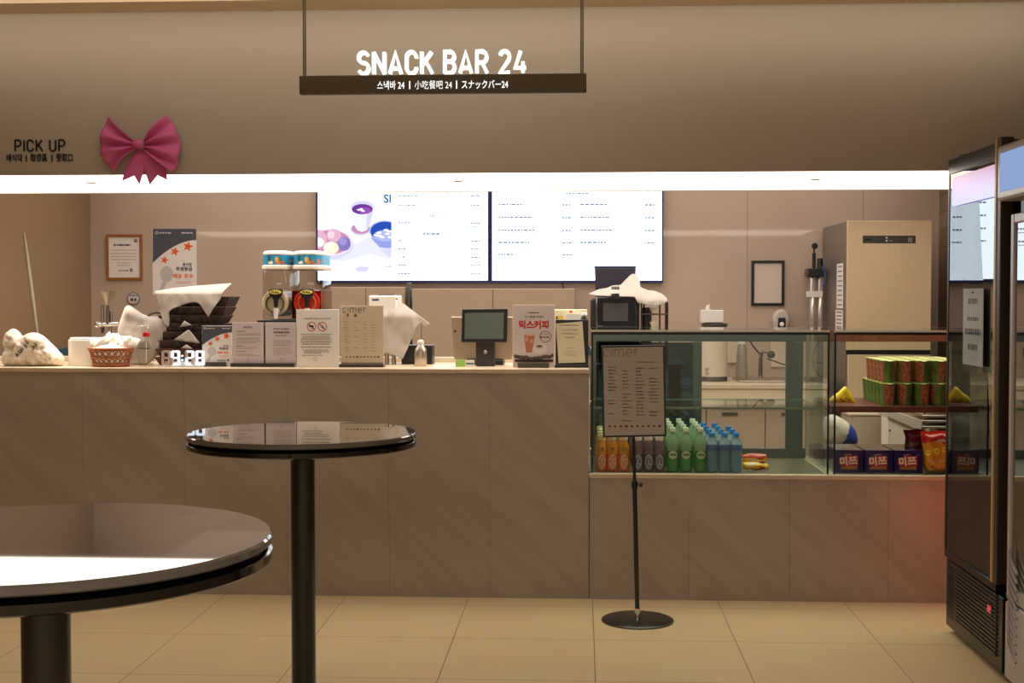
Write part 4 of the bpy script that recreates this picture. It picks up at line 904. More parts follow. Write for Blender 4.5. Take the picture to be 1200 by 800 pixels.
# ---- till
Yo = 6.50; ps = thing('till', (PX(566, Yo), Yo + .05, HC), 'point of sale till with a dark customer screen facing the hall', 'till'); k = s_k(Yo)
Yr = 6.66
m = MB(); a, b = PX(528.5, Yr), PX(601, Yr); m.extr([(a, PZ(371, Yr)), (b, PZ(371, Yr)), (b - .004, PZ(421.5, Yr)), (a + .016, PZ(421.5, Yr))], Yr, Yr + .03, mat('champagne_metal', (160, 142, 120), .3, .6)); bk_ = m.build('rear_housing', ps, bevel=.006, seg=3)
m = MB(); xv = PX(533.5, Yr - .001); m.cyl((xv, Yr - .002, PZ(388, Yr)), (xv, Yr + .001, PZ(388, Yr)), .006, .006, BLACK, 12); m.build('port', bk_)
m = MB(); m.box(PX(546, Yr), PX(590, Yr), Yr - .03, Yr + .13, HC, PZ(421.5, Yr), BLACK); m.build('foot', ps, bevel=.004)
m = MB(); a, b = PX(557.5, Yo + .02), PX(580, Yo + .02); m.box(a, b, Yo + .02, Yo + .06, HC, PZ(398, Yo + .02), mat('dark_grey_stand', (46, 42, 42), .35)); st_ = m.build('stand', ps, bevel=.006)
m = MB(); m.lathe([(0, .006), (.010, .005), (.012, 0)], ((a + b) / 2, Yo + .02, PZ(412.5, Yo + .02)), CHROME, axis='Y'); m.build('badge', st_)
m = MB(); m.extr(pxpoly([(541.5, 362), (595, 361.5), (594, 401), (540.5, 401)], Yo), Yo, Yo + .018, mat('screen_bezel', (22, 22, 24), .3)); sc_ = m.build('customer_screen', ps, bevel=.003)
s = Sheet(Yo, 568); s.poly([(545, 366.5), (590.5, 366), (590, 397), (544.5, 397)], mat('idle_screen_glass', (84, 98, 90), .18, coat=.5)); s.build('display', sc_, smooth=0)
m = MB(); yn = 6.47; m.box(PX(534, yn), PX(545, yn), yn, yn + .006, HC, PZ(421.5, yn), mat('green_note', (150, 196, 96), .6)); tag(m.build('green_sticky_note', base=(PX(539, yn), yn, HC)), 'small light green sticky note at the foot of the till', 'note')
m = MB(); m.box(PX(545.5, yn), PX(556, yn), yn, yn + .006, HC, PZ(421.8, yn), PAPER); m.box(PX(546, yn), PX(555.5, yn), yn - .0005, yn, HC + .012, HC + .02, mat('teal_print', (40, 110, 120), .5)); tag(m.build('paper_label', base=(PX(551, yn), yn, HC)), 'small white label with a teal stripe beside the green note', 'label')

# ---- mix coffee poster stand
Ym = 6.41; PKG = mat('coffee_poster_paper', (196, 184, 182), .5)
th = sign('coffee_poster_stand', 601, 357, 650, Ym, 'acrylic coffee poster stand with large red Korean lettering and an iced drink', mat('frosted_edge', (206, 190, 180), .3), (607, 643.5), base_h=5.6, base_mat=mat('dark_olive_base', (66, 60, 50), .35))
s = Sheet(Ym, 625); s.rect(603, 359, 648.5, 424, PKG); s.words(619, 632, 366.3, 1.4, INK, 3); s.txt('더 시원한 추억의', 626, 372.5, 2.4, INK, bold=.03, width=21)
s.txt('믹스커피', 625.5, 384.2, 7.2, mat('poster_red', (178, 34, 44), .6), bold=.05, width=35)
s.ring(639, 394.3, 6.8, .8, mat('poster_ring', (86, 64, 58), .6)); s.words(633, 643, 391.3, 1.0, INKG, 3); s.words(632.5, 643.5, 395, 1.9, mat('poster_brown_text', (120, 66, 52), .6), 3)
CUPP = mat('poster_iced_coffee', (178, 110, 84), .6)
s.poly([(614, 392), (627, 392), (623.5, 413), (616.5, 413)], CUPP); s.ell(620.5, 392, 6.6, 1.4, mat('poster_cup_rim', (206, 170, 156), .6)); s.poly([(615, 395), (618, 394), (619, 399), (616, 400)], mat('poster_cup_light', (206, 148, 120), .6)); s.poly([(621, 398), (625, 397), (624, 402), (621, 402)], mat('poster_cup_light'))
s.ell(633, 408.5, 8, 6.2, mat('poster_ice', (206, 198, 198), .6)); s.ell(632, 406, 5, 2.5, mat('poster_ice2', (190, 178, 176), .6)); s.ell(632, 405.5, 3.6, 1.4, mat('poster_coffee_dark', (126, 70, 54), .6))
BEAN = mat('poster_beans', (50, 34, 30), .6); random.seed(5)
s.rect(603.2, 421, 648.3, 424, BEAN)
for i in range(22):
    x_ = 604 + i * 2.05; y_ = 420.3 - 3.5 * abs(i - 10.5) / 11 + random.uniform(-.8, .8); s.ell(x_, y_, 1.7, 2.3, BEAN, 12); s.poly([(x_ - .8, y_ - 1.6), (x_ - .3, y_ - 1.6), (x_ + .8, y_ + 1.4), (x_ + .3, y_ + 1.4)], mat('poster_bean_light', (140, 118, 108), .6))
s.build('print', th, smooth=0)
# survey sign
Yv = 6.43; th = thing('survey_sign', (PX(670, Yv), Yv, HC), 'black clipboard stand holding a cream customer survey sheet left of the glass case', 'sign')
m = MB(); m.box(PX(651, Yv), PX(689.5, Yv), Yv, Yv + .012, HC, PZ(374.5, Yv), BLACKM); m.build('board', th, bevel=.002)
m = MB(); m.box(PX(650, Yv), PX(690, Yv), Yv - .018, Yv - .001, HC, PZ(427, Yv), BLACK); m.build('base', th, bevel=.002)
s = Sheet(Yv - .002, 670); s.poly([(651.5, 379), (682.5, 376.5), (686, 424.5), (654.5, 425.5)], CREAM); s.words(657, 679, 381, .9, INKG, 3)
for y_, t_ in ((387, 'CUSTOMER'), (391.3, 'EXPERIENCE'), (395.5, 'SURVEY')): s.txt(t_, 668, y_ + .8, 2.4, mat('survey_text', (112, 106, 84), .6))
for y_, a_, b_ in ((407.5, 664, 673), (412, 662, 676), (415, 660, 677), (417, 665, 676)): s.words(a_, b_, y_, .8, INKL, 3)
s.build('sheet', th, smooth=0)
yb = 6.60; m = MB(); th = thing('cream_box', (PX(668, yb), yb, HC), 'cream box with a small red mark rising behind the survey sign', 'box')
m.box(PX(648, yb), PX(688, yb), yb, yb + .12, HC, PZ(362.5, yb), CREAM); m.build('box', th, bevel=.004)
s = Sheet(yb, 668); s.poly([(667, 364.5), (670, 363.6), (671, 366), (668, 366.6)], RED); s.rect(653, 370, 660, 374, mat('yellow_label', (200, 176, 60), .6)); s.rect(651.5, 370.5, 653.5, 374, INK); s.build('print', th, smooth=0)
m = MB(); a, b = PX(661, yb), PX(681, yb); m.extr([(a, PZ(378, yb)), (b, PZ(378, yb)), (b, PZ(367.5, yb)), (a + .015, PZ(367, yb))], yb - .05, yb - .001, PAPER); m.build('paper_stack', th)
yw = 6.52; c = P(684.5, 374, yw); m = MB(); th = thing('small_figure_jar', (c.x, yw, HC), 'small black and white round jar peeking over the survey sign', 'jar'); k = s_k(yw)
m.lathe([(.014, 0), (.016, .004), (.016, PZ(372, yw) - HC), (.012, PZ(370.5, yw) - HC)], (c.x, yw, HC), BLACK); m.build('jar', th)
m = MB(); m.lathe([(.012, PZ(370.5, yw) - HC), (.017, PZ(369, yw) - HC), (.015, PZ(366.5, yw) - HC), (0, PZ(365.5, yw) - HC)], (c.x, yw, HC), PAPER); m.build('lid', th)

# ================================================================== COFFEE MACHINE behind the case
Ye = 7.12; bt = thing('machine_bench', (PX(737, Ye), 7.3, 0), 'steel bench carrying the coffee machine behind the glass case', 'bench')
a, b = PX(692, Ye), PX(800, Ye); zt_ = 1.10
m = MB(); m.box(a, b, 7.06, 7.62, zt_ - .03, zt_, STEEL); m.build('top', bt, bevel=.003)
for xx in (a + .03, b - .03):
    for yy in (7.1, 7.58): m = MB(); m.cyl((xx, yy, 0), (xx, yy, zt_ - .03), .018, .018, STEEL, 12); m.build('leg', bt)
m = MB(); m.box(a + .03, b - .03, 7.1, 7.58, .38, .40, STEEL); m.build('shelf', bt)
cm = thing('coffee_machine', (PX(722, Ye), Ye + .2, zt_), 'black automatic coffee machine with a square touch screen behind the glass case', 'coffee machine')
m = MB(); m.box(PX(692, Ye), PX(749.5, Ye), Ye + .012, Ye + .42, zt_ + .02, PZ(349.5, Ye), BLACK); m.build('body', cm, bevel=.01, seg=3)
m = MB(); m.box(PX(698.5, Ye), PX(745, Ye), Ye, Ye + .011, PZ(382.5, Ye), PZ(348, Ye), mat('chrome_trim', (150, 148, 150), .25, .9)); pn = m.build('front_panel', cm, bevel=.004)
m = MB(); m.box(PX(699.3, Ye), PX(744.2, Ye), Ye - .004, Ye, PZ(381.6, Ye), PZ(348.8, Ye), mat('deep_navy_gloss', (8, 9, 18), .1)); m.build('gloss_panel', pn, bevel=.003)
s = Sheet(Ye - .004, 720); s.poly([(707, 355), (736, 355), (736, 376), (707, 376)], mat('grey_touch_screen', (62, 62, 64), .15)); s.build('touch_screen', pn, smooth=0)
m = MB(); m.box(PX(694, Ye), PX(748, Ye), Ye - .02, Ye + .3, zt_ + .001, zt_ + .02, GREYM); m.build('drip_tray', cm, bevel=.003)
Yhp = 7.3; m = MB(); a, b, z0_, z1_ = PX(696.5, Yhp), PX(745, Yhp), PZ(349.5, Ye), PZ(313.5, Yhp)
m.extr([(a + .01, z0_), (b - .01, z0_), (b, z1_), (a, z1_)], Yhp, Yhp + .2, mat('smoked_hopper', (34, 34, 52), .08, coat=.6)); m.build('bean_hopper', cm, bevel=.004)
m = MB(); m.box(a - .002, b + .002, Yhp - .003, Yhp + .204, z1_ + .0005, z1_ + .008, mat('blue_black_lid', (20, 30, 80), .15)); m.build('hopper_lid', cm, bevel=.003)
# cloth lying over the machine and the rack
ycl = 7.10; o = pxpoly([(689, 344.5), (694, 342), (702, 338.5), (712, 337), (718, 334), (728, 333.5), (731, 330), (736, 325), (741, 320.5), (744, 319.5), (749, 323), (751, 328), (751, 336), (760, 340), (768, 340.5), (776, 344), (781, 348.5), (783, 352), (780, 355), (774, 357.5), (766, 358.5), (755, 356.5), (747, 355), (744, 347.6), (727, 347.4), (712, 346.8), (700, 346.5)], ycl)
m = MB(); zA, zB = PZ(352, ycl), PZ(320, ycl); drape(m, o, lambda x, z: ycl - .012 + .17 * max(0, (z - zA) / (zB - zA)) ** 1.2, CLOTH, h=.012, wr=.018, ws=16, seed=21)
tag(m.build('white_cloth', base=P(740, 345, ycl), solid=.003, subsurf=1), 'white cloth thrown over the top of the coffee machine', 'cloth', 'white cloths over the counter gear')
yjr = 7.04; jr = thing('small_dark_jar', (PX(721, yjr), yjr, PZ(347.5, Ye)), 'small dark jar with a white label on top of the coffee machine', 'jar')
m = MB(); zb_, zt2 = PZ(347.3, yjr), PZ(335.5, yjr); xx = PX(721, yjr); m.lathe([(.02, zb_), (.022, zb_ + .004), (.022, zt2 - .006), (.018, zt2)], (xx, yjr + .025, 0), mat('dark_jar_glass', (50, 44, 44), .15)); m.build('jar', jr)
m = MB(); m.lathe([(.0224, zb_ + .016), (.0226, zb_ + .017), (.0226, zb_ + .036), (.0224, zb_ + .037)], (xx, yjr + .025, 0), PAPER, caps=False); m.build('label', jr)
m = MB(); m.box(PX(716, Ye), PX(728, Ye), 7.035, Ye + .03, PZ(347.8, Ye) - .012, PZ(347.6, Ye), BLACK); m.build('ledge', cm)
# wire cup rack
yr = 7.16; rk = thing('wire_cup_rack', (PX(767, yr), yr, zt_), 'dark wire rack for white cups beside the coffee machine', 'rack')
RW = mat('dark_brown_wire', (60, 44, 36), .4, .4)
m = MB()
for px, yy in ((751.5, yr - .06), (754.5, yr + .1), (773, yr - .06), (780, yr + .02), (782, yr + .1)): m.cyl((PX(px, yy), yy, zt_), (PX(px, yy), yy, PZ(354, yy)), .005, .005, RW, 8)
m.build('posts', rk)
for pz in (368, 384.5):
    m = MB(); z_ = PZ(pz, yr)
    pts_ = [(PX(751.5, yr), yr - .06, z_), (PX(781, yr), yr - .06, z_), (PX(781, yr), yr + .1, z_), (PX(751.5, yr), yr + .1, z_)]
    m.tube(pts_ + pts_[:1], .004, RW, 8)
    for j in range(1, 6): yy = yr - .06 + .16 * j / 6; m.tube([(PX(751.5, yr), yy, z_), (PX(781, yr), yy, z_)], .0025, RW, 6)
    m.build('wire_shelf', rk)
for pz, lab in ((368, 'white cup on the upper shelf of the wire rack'), (384.5, 'white cup on the lower shelf of the wire rack')):
    z_ = PZ(pz, yr) + .004; m = MB(); k = s_k(yr); xx = PX(766, yr)
    m.lathe([(.5 * 4 * k, 0), (3 * k, .003), (5.2 * k, .032), (4.8 * k, .032), (2.8 * k, .006), (0, .005)], (xx, yr - .02, z_), mat('cream_china', (226, 214, 190), .25), caps=False)
    tag(m.build('white_cup', base=(xx, yr - .02, z_)), lab, 'cup', 'cups in the wire rack')
m = MB(); z_ = PZ(367, yr); xx = PX(762, yr); m.cyl((xx - .02, yr + .05, zt_ + .05), (xx - .02, yr + .05, PZ(360, yr)), .028, .03, mat('dark_canister', (44, 36, 34), .3), 20); tag(m.build('dark_canister', base=(xx - .02, yr + .05, zt_ + .05)), 'dark canister standing inside the wire cup rack', 'canister')

# ================================================================== GLASS CASES
YG, YGB = 6.30, 6.97
HG = PZ(386.5, YG)
EDGE = mat('black_silicone_edge', (10, 10, 11), .35); RAIL = mat('grey_green_rail', (74, 80, 76), .4); CHR = mat('white_edge_trim', (206, 200, 186), .3)
WRED = mat('red_brown_wood', (112, 58, 42), .4, noise_col=(12, (92, 46, 34), .35, .65, (1, 8, 8)))
CPLATE = mat('case_floor_plate', (120, 112, 96), .3, .3)
def case(name, xa, xb, label, rear, shelf):
    c = thing(name, ((xa + xb) / 2, (YG + YGB) / 2, HL), label, 'display case', 'glass display cases on the low counter')
    t_ = .008; z0 = HL + .001
    m = MB(); m.box(xa + .009, xb - .009, YG, YG + t_, z0, HG - .010, GLASS); m.build('front_glass', c)
    for u in (xa, xb - t_): m = MB(); m.box(u, u + t_, YG + .001, YGB - .03, z0, HG - .010, GLASS); m.build('side_glass', c)
    m = MB(); m.box(xa + .012, xb - .012, YG + .012, YGB - .035, HL + .0002, HL + .0009, CPLATE); m.build('floor_plate', c)
    m = MB(); m.box(xa, xb, YG, YGB - .03, HG - .009, HG, GLASST); m.build('top_glass', c)
    m = MB(); m.box(xa, xb, YG - .003, YG - .0005, HG - .009, HG + .001, CHR); m.box(xa, xb, YG - .003, YG - .0005, HG - .022, HG - .0095, EDGE); m.box(xa, xa + .009, YG - .003, YG - .0005, z0, HG - .022, EDGE); m.box(xb - .009, xb, YG - .003, YG - .0005, z0, HG - .022, EDGE); m.build('front_edges', c)
    m = MB(); m.box(xa, xb, YGB - .03, YGB, HG - .075, HG, rear); m.box(xa, xb, YGB - .03, YGB, z0, z0 + .05, rear); m.build('rear_rail', c, bevel=.002)
    return c
xa, xb = PX(692.8, YG), PX(972, YG)
c1 = case('glass_display_case', xa, xb, 'left glass display case holding rows of bottled drinks', RAIL, None)
for u, v in ((xa + .001, xa + .03), (PX(921, YGB - .02), PX(941, YGB - .02))):
    m = MB(); m.box(u, v, YGB - .029, YGB - .001, HL + .052, HG - .076, RAIL); m.build('rear_post', c1, bevel=.002)
u, v = xa + .031, PX(822, YGB); m = MB(); m.box(u, v, YGB - .022, YGB - .014, HL + .055, HG - .08, TINT); dr = m.build('sliding_door', c1)
m = MB(); m.box(v - .045, v, YGB - .028, YGB - .008, HL + .052, HG - .077, RAIL); m.build('door_stile', dr, bevel=.002)
zs = .922
m = MB(); m.box(xa + .012, xb - .012, YG + .09, YGB - .06, zs - .008, zs, GLASST); m.build('glass_shelf', c1)
m = MB(); m.box(xa + .012, xb - .012, YG + .086, YG + .0895, zs - .010, zs + .001, mat('green_glass_edge', (120, 140, 118), .2)); m.box(xa + .012, xb - .012, YGB - .0595, YGB - .056, zs - .010, zs + .001, mat('green_glass_edge')); m.build('shelf_edge', c1)
for zz in (HG - .09, .95, .72):
    m = MB(); m.cyl((xa - .006, YG + .012, zz), (xa, YG + .012, zz), .008, .008, CHROME, 14); m.build('hinge_stud', c1)
m = MB(); m.box(xa - .006, xa - .003, YG + .002, YG + .03, HL + .002, HG, GREYM); m.build('corner_trim', c1)
xa2, xb2 = PX(977.5, YG), XR - .12
c2 = case('glass_display_case', xa2, xb2, 'right glass display case holding noodle cups and biscuit boxes', WRED, None)
m = MB(); m.box(xa2 + .012, xb2 - .012, YG + .10, YGB - .035, PZ(481.5, YG + .1), PZ(474, YG + .1), WRED); m.build('wooden_shelf', c2, bevel=.002)
zsh = PZ(474, YG + .1)
for u, v in ((xa2 + .001, xa2 + .03), (xb2 - .03, xb2 - .001)):
    m = MB(); m.box(u, v, YGB - .029, YGB - .001, HL + .052, HG - .076, GLASST); m.build('rear_post', c2)

# ---- bottles
def bottle_proto(kind):
    th = thing('drink_bottle', (0, 0, 0), '', 'bottle')
    if kind == 'green':
        h = .216; r = .030; B = mat('green_drink', (28, 150, 78), .12, trans=.35, spec=.6); Nk = mat('pale_green_pet', (134, 170, 134), .15, trans=.15)
        m = MB(); m.lathe([(r * .8, 0), (r * .98, .006), (r, .02), (r, .105)], (0, 0, 0), B, n=20); m.build('bottle_body', th)
        m = MB(); m.lathe([(r, .1052), (r, .128), (r * .9, .150), (r * .58, .172), (r * .38, .184), (r * .38, .194)], (0, 0, 0), Nk, n=20); m.build('bottle_shoulder', th)
        m = MB(); m.lathe([(r * .44, .1942), (r * .47, .196), (r * .47, .212), (r * .42, .216), (0, .216)], (0, 0, 0), mat('pale_green_cap', (226, 232, 212), .4), n=18); m.build('cap', th)
        m = MB(); n = 11; vs = [(0, -r - .0014, .085)]
        for i in range(20):
            t = 2 * math.pi * i / 20; x = .0205 * math.cos(t); vs.append((x, -math.sqrt(max(0, (r + .0008) ** 2 - x * x)) - .0004, .085 + .0205 * math.sin(t)))
        m.add(vs, [(0, 1 + i, 1 + (i + 1) % 20) for i in range(20)], mat('pale_label', (186, 200, 166), .5))
        f_ = lambda x, z: -math.sqrt(max(0, (r + .0008) ** 2 - x * x)) - .0012
        for (x_, w_) in ((-.012, .005), (-.005, .006), (.002, .004), (.008, .006)): m.add([(x_, f_(x_, 0), .080), (x_ + w_, f_(x_ + w_, 0), .080), (x_ + w_, f_(x_ + w_, 0), .091), (x_, f_(x_, 0), .091)], [(0, 1, 2, 3)], mat('label_green_ink', (50, 92, 52), .6))
        m.build('label', th)
    elif kind in ('orange', 'purple'):
        r = .0262; o_ = kind == 'orange'
        low = mat('orange_drink', (246, 122, 38), .15, trans=.25) if o_ else mat('grape_drink', (96, 66, 88), .15, trans=.2)
        up = mat('amber_drink', (240, 158, 22), .15, trans=.25) if o_ else mat('pale_grape', (128, 104, 118), .15, trans=.3)
        m = MB(); m.lathe([(r * .8, 0), (r, .006), (r, .085)], (0, 0, 0), low, n=20); m.build('bottle_body', th)
        m = MB(); m.lathe([(r, .0852), (r * .99, .112), (r * .92, .128), (r * .7, .142), (r * .58, .15)], (0, 0, 0), up, n=20); m.build('bottle_shoulder', th)
        m = MB(); m.lathe([(r * .6, .1502), (r * .72, .153), (r * .72, .174), (r * .62, .179), (0, .18)], (0, 0, 0), mat('cream_cap', (222, 208, 168), .4) if o_ else mat('white_cap', (220, 208, 204), .4), n=18); m.build('cap', th)
        f_ = lambda x: -math.sqrt(max(0, (r + .0006) ** 2 - x * x)) - .0008
        m = MB(); L1 = mat('peach_label', (222, 176, 140), .5) if o_ else mat('bluegrey_label', (140, 160, 168), .5); L2 = mat('orange_label_print', (206, 108, 60), .5) if o_ else mat('grape_label_print', (78, 52, 88), .5)
        def patch(x0, x1, z0, z1, mm, dy=0):
            xs = [x0 + (x1 - x0) * i / 4 for i in range(5)]; vs = []
            for x in xs: vs += [(x, f_(x) - dy, z0), (x, f_(x) - dy, z1)]
            m.add(vs, [(2 * i, 2 * i + 2, 2 * i + 3, 2 * i + 1) for i in range(4)], mm)
        vs = [(0, f_(0), .05)]
        for i in range(18):
            t = 2 * math.pi * i / 18; x = .0185 * math.cos(t); vs.append((x, f_(x), .05 + .036 * math.sin(t)))
        m.add(vs, [(0, 1 + i, 1 + (i + 1) % 18) for i in range(18)], L1)
        random.seed(3 if o_ else 6)
        for i in range(16): a_ = random.uniform(-.014, .008); z_ = random.uniform(.022, .072); patch(a_, a_ + random.uniform(.003, .008), z_, z_ + random.uniform(.003, .007), L2, .0004)
        patch(-.006, .006, .102, .118, INK, .0006); patch(-.003, .003, .106, .112, L1, .0009); m.build('label', th)
    else:
        r = .0290; m = MB(); WB = mat('blue_tinted_pet', (130, 178, 206), .12, trans=.6)
        m.lathe([(r * .8, 0), (r * .98, .006), (r, .02), (r * .95, .035), (r, .05), (r * .95, .065), (r, .08), (r * .96, .094), (r, .105)], (0, 0, 0), WB, n=20); m.build('bottle_body', th)
        m = MB(); m.lathe([(r * 1.02, .1052), (r * 1.03, .107), (r * 1.03, .134), (r * 1.0, .136)], (0, 0, 0), mat('blue_water_label', (44, 86, 142), .4), n=20); m.build('label', th)
        m = MB(); m.lathe([(r, .1362), (r * .78, .152), (r * .5, .164), (r * .46, .170)], (0, 0, 0), mat('clear_blue_pet', (176, 204, 216), .1, trans=.6), n=20); m.build('bottle_shoulder', th)
        m = MB(); m.lathe([(r * .5, .1702), (r * .53, .172), (r * .53, .188), (r * .48, .192), (0, .192)], (0, 0, 0), mat('bright_blue_cap', (26, 134, 220), .35), n=18); m.build('cap', th)
    return th
NB = {'orange': 'orange drink bottle with a cream cap', 'purple': 'purple grape drink bottle with a white cap', 'green': 'green drink bottle with a round pale label', 'blue': 'water bottle with a blue cap'}
CN = ('left', 'middle', 'right')
for kind, xs, rows, pit in (('orange', (705, 717.6, 731.2), 4, .14), ('purple', (747.5, 760, 772.8), 4, .14), ('green', (788.2, 803.5, 820.8), 4, .155), ('blue', (834.3, 849, 862.4), 4, .16)):
    pr = bottle_proto(kind); first = True
    for ci, px in enumerate(xs):
        for r_ in range(rows):
            if kind == 'blue' and ci == 2 and r_ > 2: continue
            loc = (PX(px, YG + .065, 545), YG + .065 + r_ * pit, HL + .001)
            lab = f"{NB[kind]}, {CN[ci]} column, {'front row at the glass' if r_ == 0 else ORD[r_] + ' row from the glass'}"
            if first: pr.location = loc; pr['label'] = lab; pr['group'] = kind + ' bottles in the glass case'; first = False
            else: dup(pr, loc, lab, kind + ' bottles in the glass case')
# ---- snack bags
YEL = mat('yellow_foil', (232, 178, 36), .3, coat=.3); REDF = mat('red_foil', (190, 28, 26), .25, coat=.4); DRED = mat('dark_red_foil', (124, 26, 26), .3, coat=.3); BRWN = mat('brown_print', (122, 72, 24), .4)
def bag(o, Y, D, name, label, matfn, printf=None, seed=0, grp=None, R=.03, wr=.005):
    m = MB(); th = thing(name, (0, 0, 0), label, 'snack bag', grp)
    o = pxpoly(o, Y); cx = sum(p[0] for p in o) / len(o); zb = min(p[1] for p in o); th.location = (cx, Y, zb)
    fn = puff(m, o, Y, D, None, R=R, h=.008, wr=wr, ws=30, seed=seed, smooth=0, matfn=matfn); m.build('pouch', th, smooth=50)
    if printf:
        m = MB(); printf(m, fn, Y); m.build('print', th, smooth=0)
    return th
def blob(m, fn, px, py, rx, ry, Y, mm, rot=0, n=14, dy=0):
    c = P(px, py, Y); k = s_k(Y); vs = [(c.x, fn(c.x, c.z) - dy, c.z)]
    for i in range(n):
        t = 2 * math.pi * i / n; u, v = rx * math.cos(t), ry * math.sin(t); u, v = u * math.cos(rot) - v * math.sin(rot), u * math.sin(rot) + v * math.cos(rot)
        x, z = c.x + u * k, c.z + v * k; vs.append((x, fn(x, z) - dy, z))
    m.add(vs, [(0, 1 + i, 1 + (i + 1) % n) for i in range(n)], mm)
YS1 = YG + .10
def pr1(m, fn, Y):
    blob(m, fn, 888, 548, 8, 2.6, Y, REDF, .1); blob(m, fn, 885, 547.5, 5, 1.5, Y, YEL, .1, dy=.001); blob(m, fn, 880, 543, 5, 1.2, Y, PAPER, .2); blob(m, fn, 893, 541, 4, 1, Y, REDF, .0)
bag([(870, 542), (875, 541), (894, 541), (901, 544), (901.5, 550.2), (871, 550.2), (869.5, 547)], YS1, .03, 'snack_pouch', 'yellow and red snack pouch lying beside the water bottles', lambda x, z: YEL, pr1, 3, 'snack pouches in the left case')
bag([(869, 533), (880, 530.5), (898, 532), (900, 540), (894, 542), (871, 542.5)], YS1 + .03, .022, 'snack_pouch', 'upper red and yellow snack pouch resting on another beside the water bottles', lambda x, z: REDF if z > PZ(535, YS1) else YEL, lambda m, fn, Y: (blob(m, fn, 884, 539, 9, 1.6, Y, PAPER, -.05), blob(m, fn, 890, 537, 5, 1.2, Y, REDF)), 4, 'snack pouches in the left case')
YS2 = YG + .09
def pr2(m, fn, Y):
    for (x, y, rx, ry) in ((1085, 529.5, 2.4, 2.9), (1094.5, 527, 3.2, 3.8), (1103, 525.5, 2.6, 3.4)):
        blob(m, fn, x, y, rx, ry, Y, mat('yellow_biscuit', (250, 208, 60), .4)); blob(m, fn, x - .6, y - .6, .55, .7, Y, INK, dy=.001); blob(m, fn, x + 1, y - .6, .55, .7, Y, INK, dy=.001); blob(m, fn, x + .2, y + 1.2, .8, .35, Y, INK, dy=.001)
    for i in range(7): blob(m, fn, 1096 + i * 1.6, 514.5 + (i % 2), .55, 2, Y, PAPER, .2 * (i - 3))
    for i in range(22): blob(m, fn, random.uniform(1085, 1107), random.uniform(534, 551), random.uniform(.8, 1.8), random.uniform(.6, 1.2), Y, random.choice((BRWN, REDF, YEL, mat('peach_print', (230, 150, 96), .4))), random.uniform(0, 3))
zr_ = PZ(514.5, YS2)
bag([(1078, 504.5), (1090, 505.5), (1100, 504), (1112, 505), (1113, 512), (1112, 530), (1114, 552), (1098, 553), (1085, 553), (1081, 545), (1081.5, 525), (1079, 512)], YS2, .05, 'biscuit_bag', 'front yellow biscuit bag with a red crimped top beside the purple boxes', lambda x, z: REDF if z > zr_ + .006 * math.sin(x * 60) else mat('golden_foil', (214, 146, 34), .3, coat=.3), pr2, 9, 'biscuit bags in the right case', R=.035, wr=.008)
bag([(1058, 503), (1066, 504), (1075, 502), (1083, 504), (1085, 520), (1083, 540), (1062, 540), (1060, 522), (1061, 512)], YG + .22, .032, 'biscuit_bag', 'dark red biscuit bag standing behind the yellow one on the purple boxes side', lambda x, z: DRED, None, 11, 'biscuit bags in the right case', wr=.009)
bag([(971, 468.8), (975, 464), (982, 459.5), (990.5, 451.5), (996, 459), (1003, 471), (1003.5, 472), (985, 472), (974, 471)], YG + .2, .018, 'snack_pouch', 'bright yellow pointed snack pouch alone at the left of the wooden shelf', lambda x, z: mat('bright_yellow_foil', (246, 200, 20), .3, coat=.3), lambda m, fn, Y: [blob(m, fn, 984 + i * 2.2, 467 + (i % 3) * 1.5 - i * .3, .9, 1.5, Y, BRWN, -.6) for i in range(6)], 17, None, R=.02, wr=.004)
# ---- biscuit boxes
PUR = mat('purple_blue_carton', (46, 38, 100), .16, noise_col=(22, (66, 40, 84), .4, .65, (1, 1, 1))); PTOP = PUR
bw = PX(1013.2, YG + .06) - PX(983.6, YG + .06)
for i, (p0, p1) in enumerate(((983.5, 1012.8), (1014.6, 1047.3), (1049, 1082.6))):
    Yx = YG + .06; a, b = PX(p0, Yx), PX(p1, Yx)
    if i == 0: a = b - (PX(1047.3, Yx) - PX(1014.6, Yx))
    zt_ = PZ(527.3, Yx, 1030); th = thing('biscuit_carton', ((a + b) / 2, Yx + .14, HL), ('purple biscuit carton at the left, partly behind the glass joint', 'purple biscuit carton in the middle of the three', 'purple biscuit carton at the right, next to the yellow biscuit bag')[i], 'carton', 'purple biscuit cartons in the right case')
    m = MB(); m.box(a, b, Yx, Yx + .27, HL + .001, zt_, PUR); m.build('carton', th, bevel=.0015)
    cx_, k = (a + b) / 2, s_k(Yx); y_ = Yx - .0004
    m = MB(); zc = (HL + zt_) / 2
    def pl(pts, mm, dy): m.add([(cx_ + u * k, y_ - dy, zc + v * k) for u, v in pts], [tuple(range(len(pts)))], mm)
    random.seed(i)
    for j in range(5): u = random.uniform(-13, 9); v = random.uniform(-9, 7); pl([(u, v), (u + 4, v + 1), (u + 5, v + 3), (u + 1, v + 2)], mat('carton_swirl', (74, 72, 130), .4), 0)
    pl([(-6, 7.5), (2, 8), (2, 9), (-6, 8.5)], mat('carton_small_print', (170, 130, 130), .5), .0001)
    pl([(-10.5, -9), (9, -9), (9, -5), (-8, -4)], mat('carton_biscuit', (176, 120, 60), .5), .0002)
    pl([(-12.5, -2), (-8, -6), (10, -5), (10, 6.5), (-3, 7.5), (-5, 4), (-11, 3)], mat('carton_red', (176, 26, 40), .4), .0004)
    m.text('미', cx_ - 6.2 * k, zc - 3.6 * k, y_ - .0008, 7.6 * k, mat('carton_lettering', (236, 214, 206), .5), bold=.045, rot=.12); m.text('쯔', cx_ + 4.2 * k, zc - 2.8 * k, y_ - .0008, 7.6 * k, mat('carton_lettering'), bold=.045, rot=.08)
    m.build('front_print', th, smooth=0)
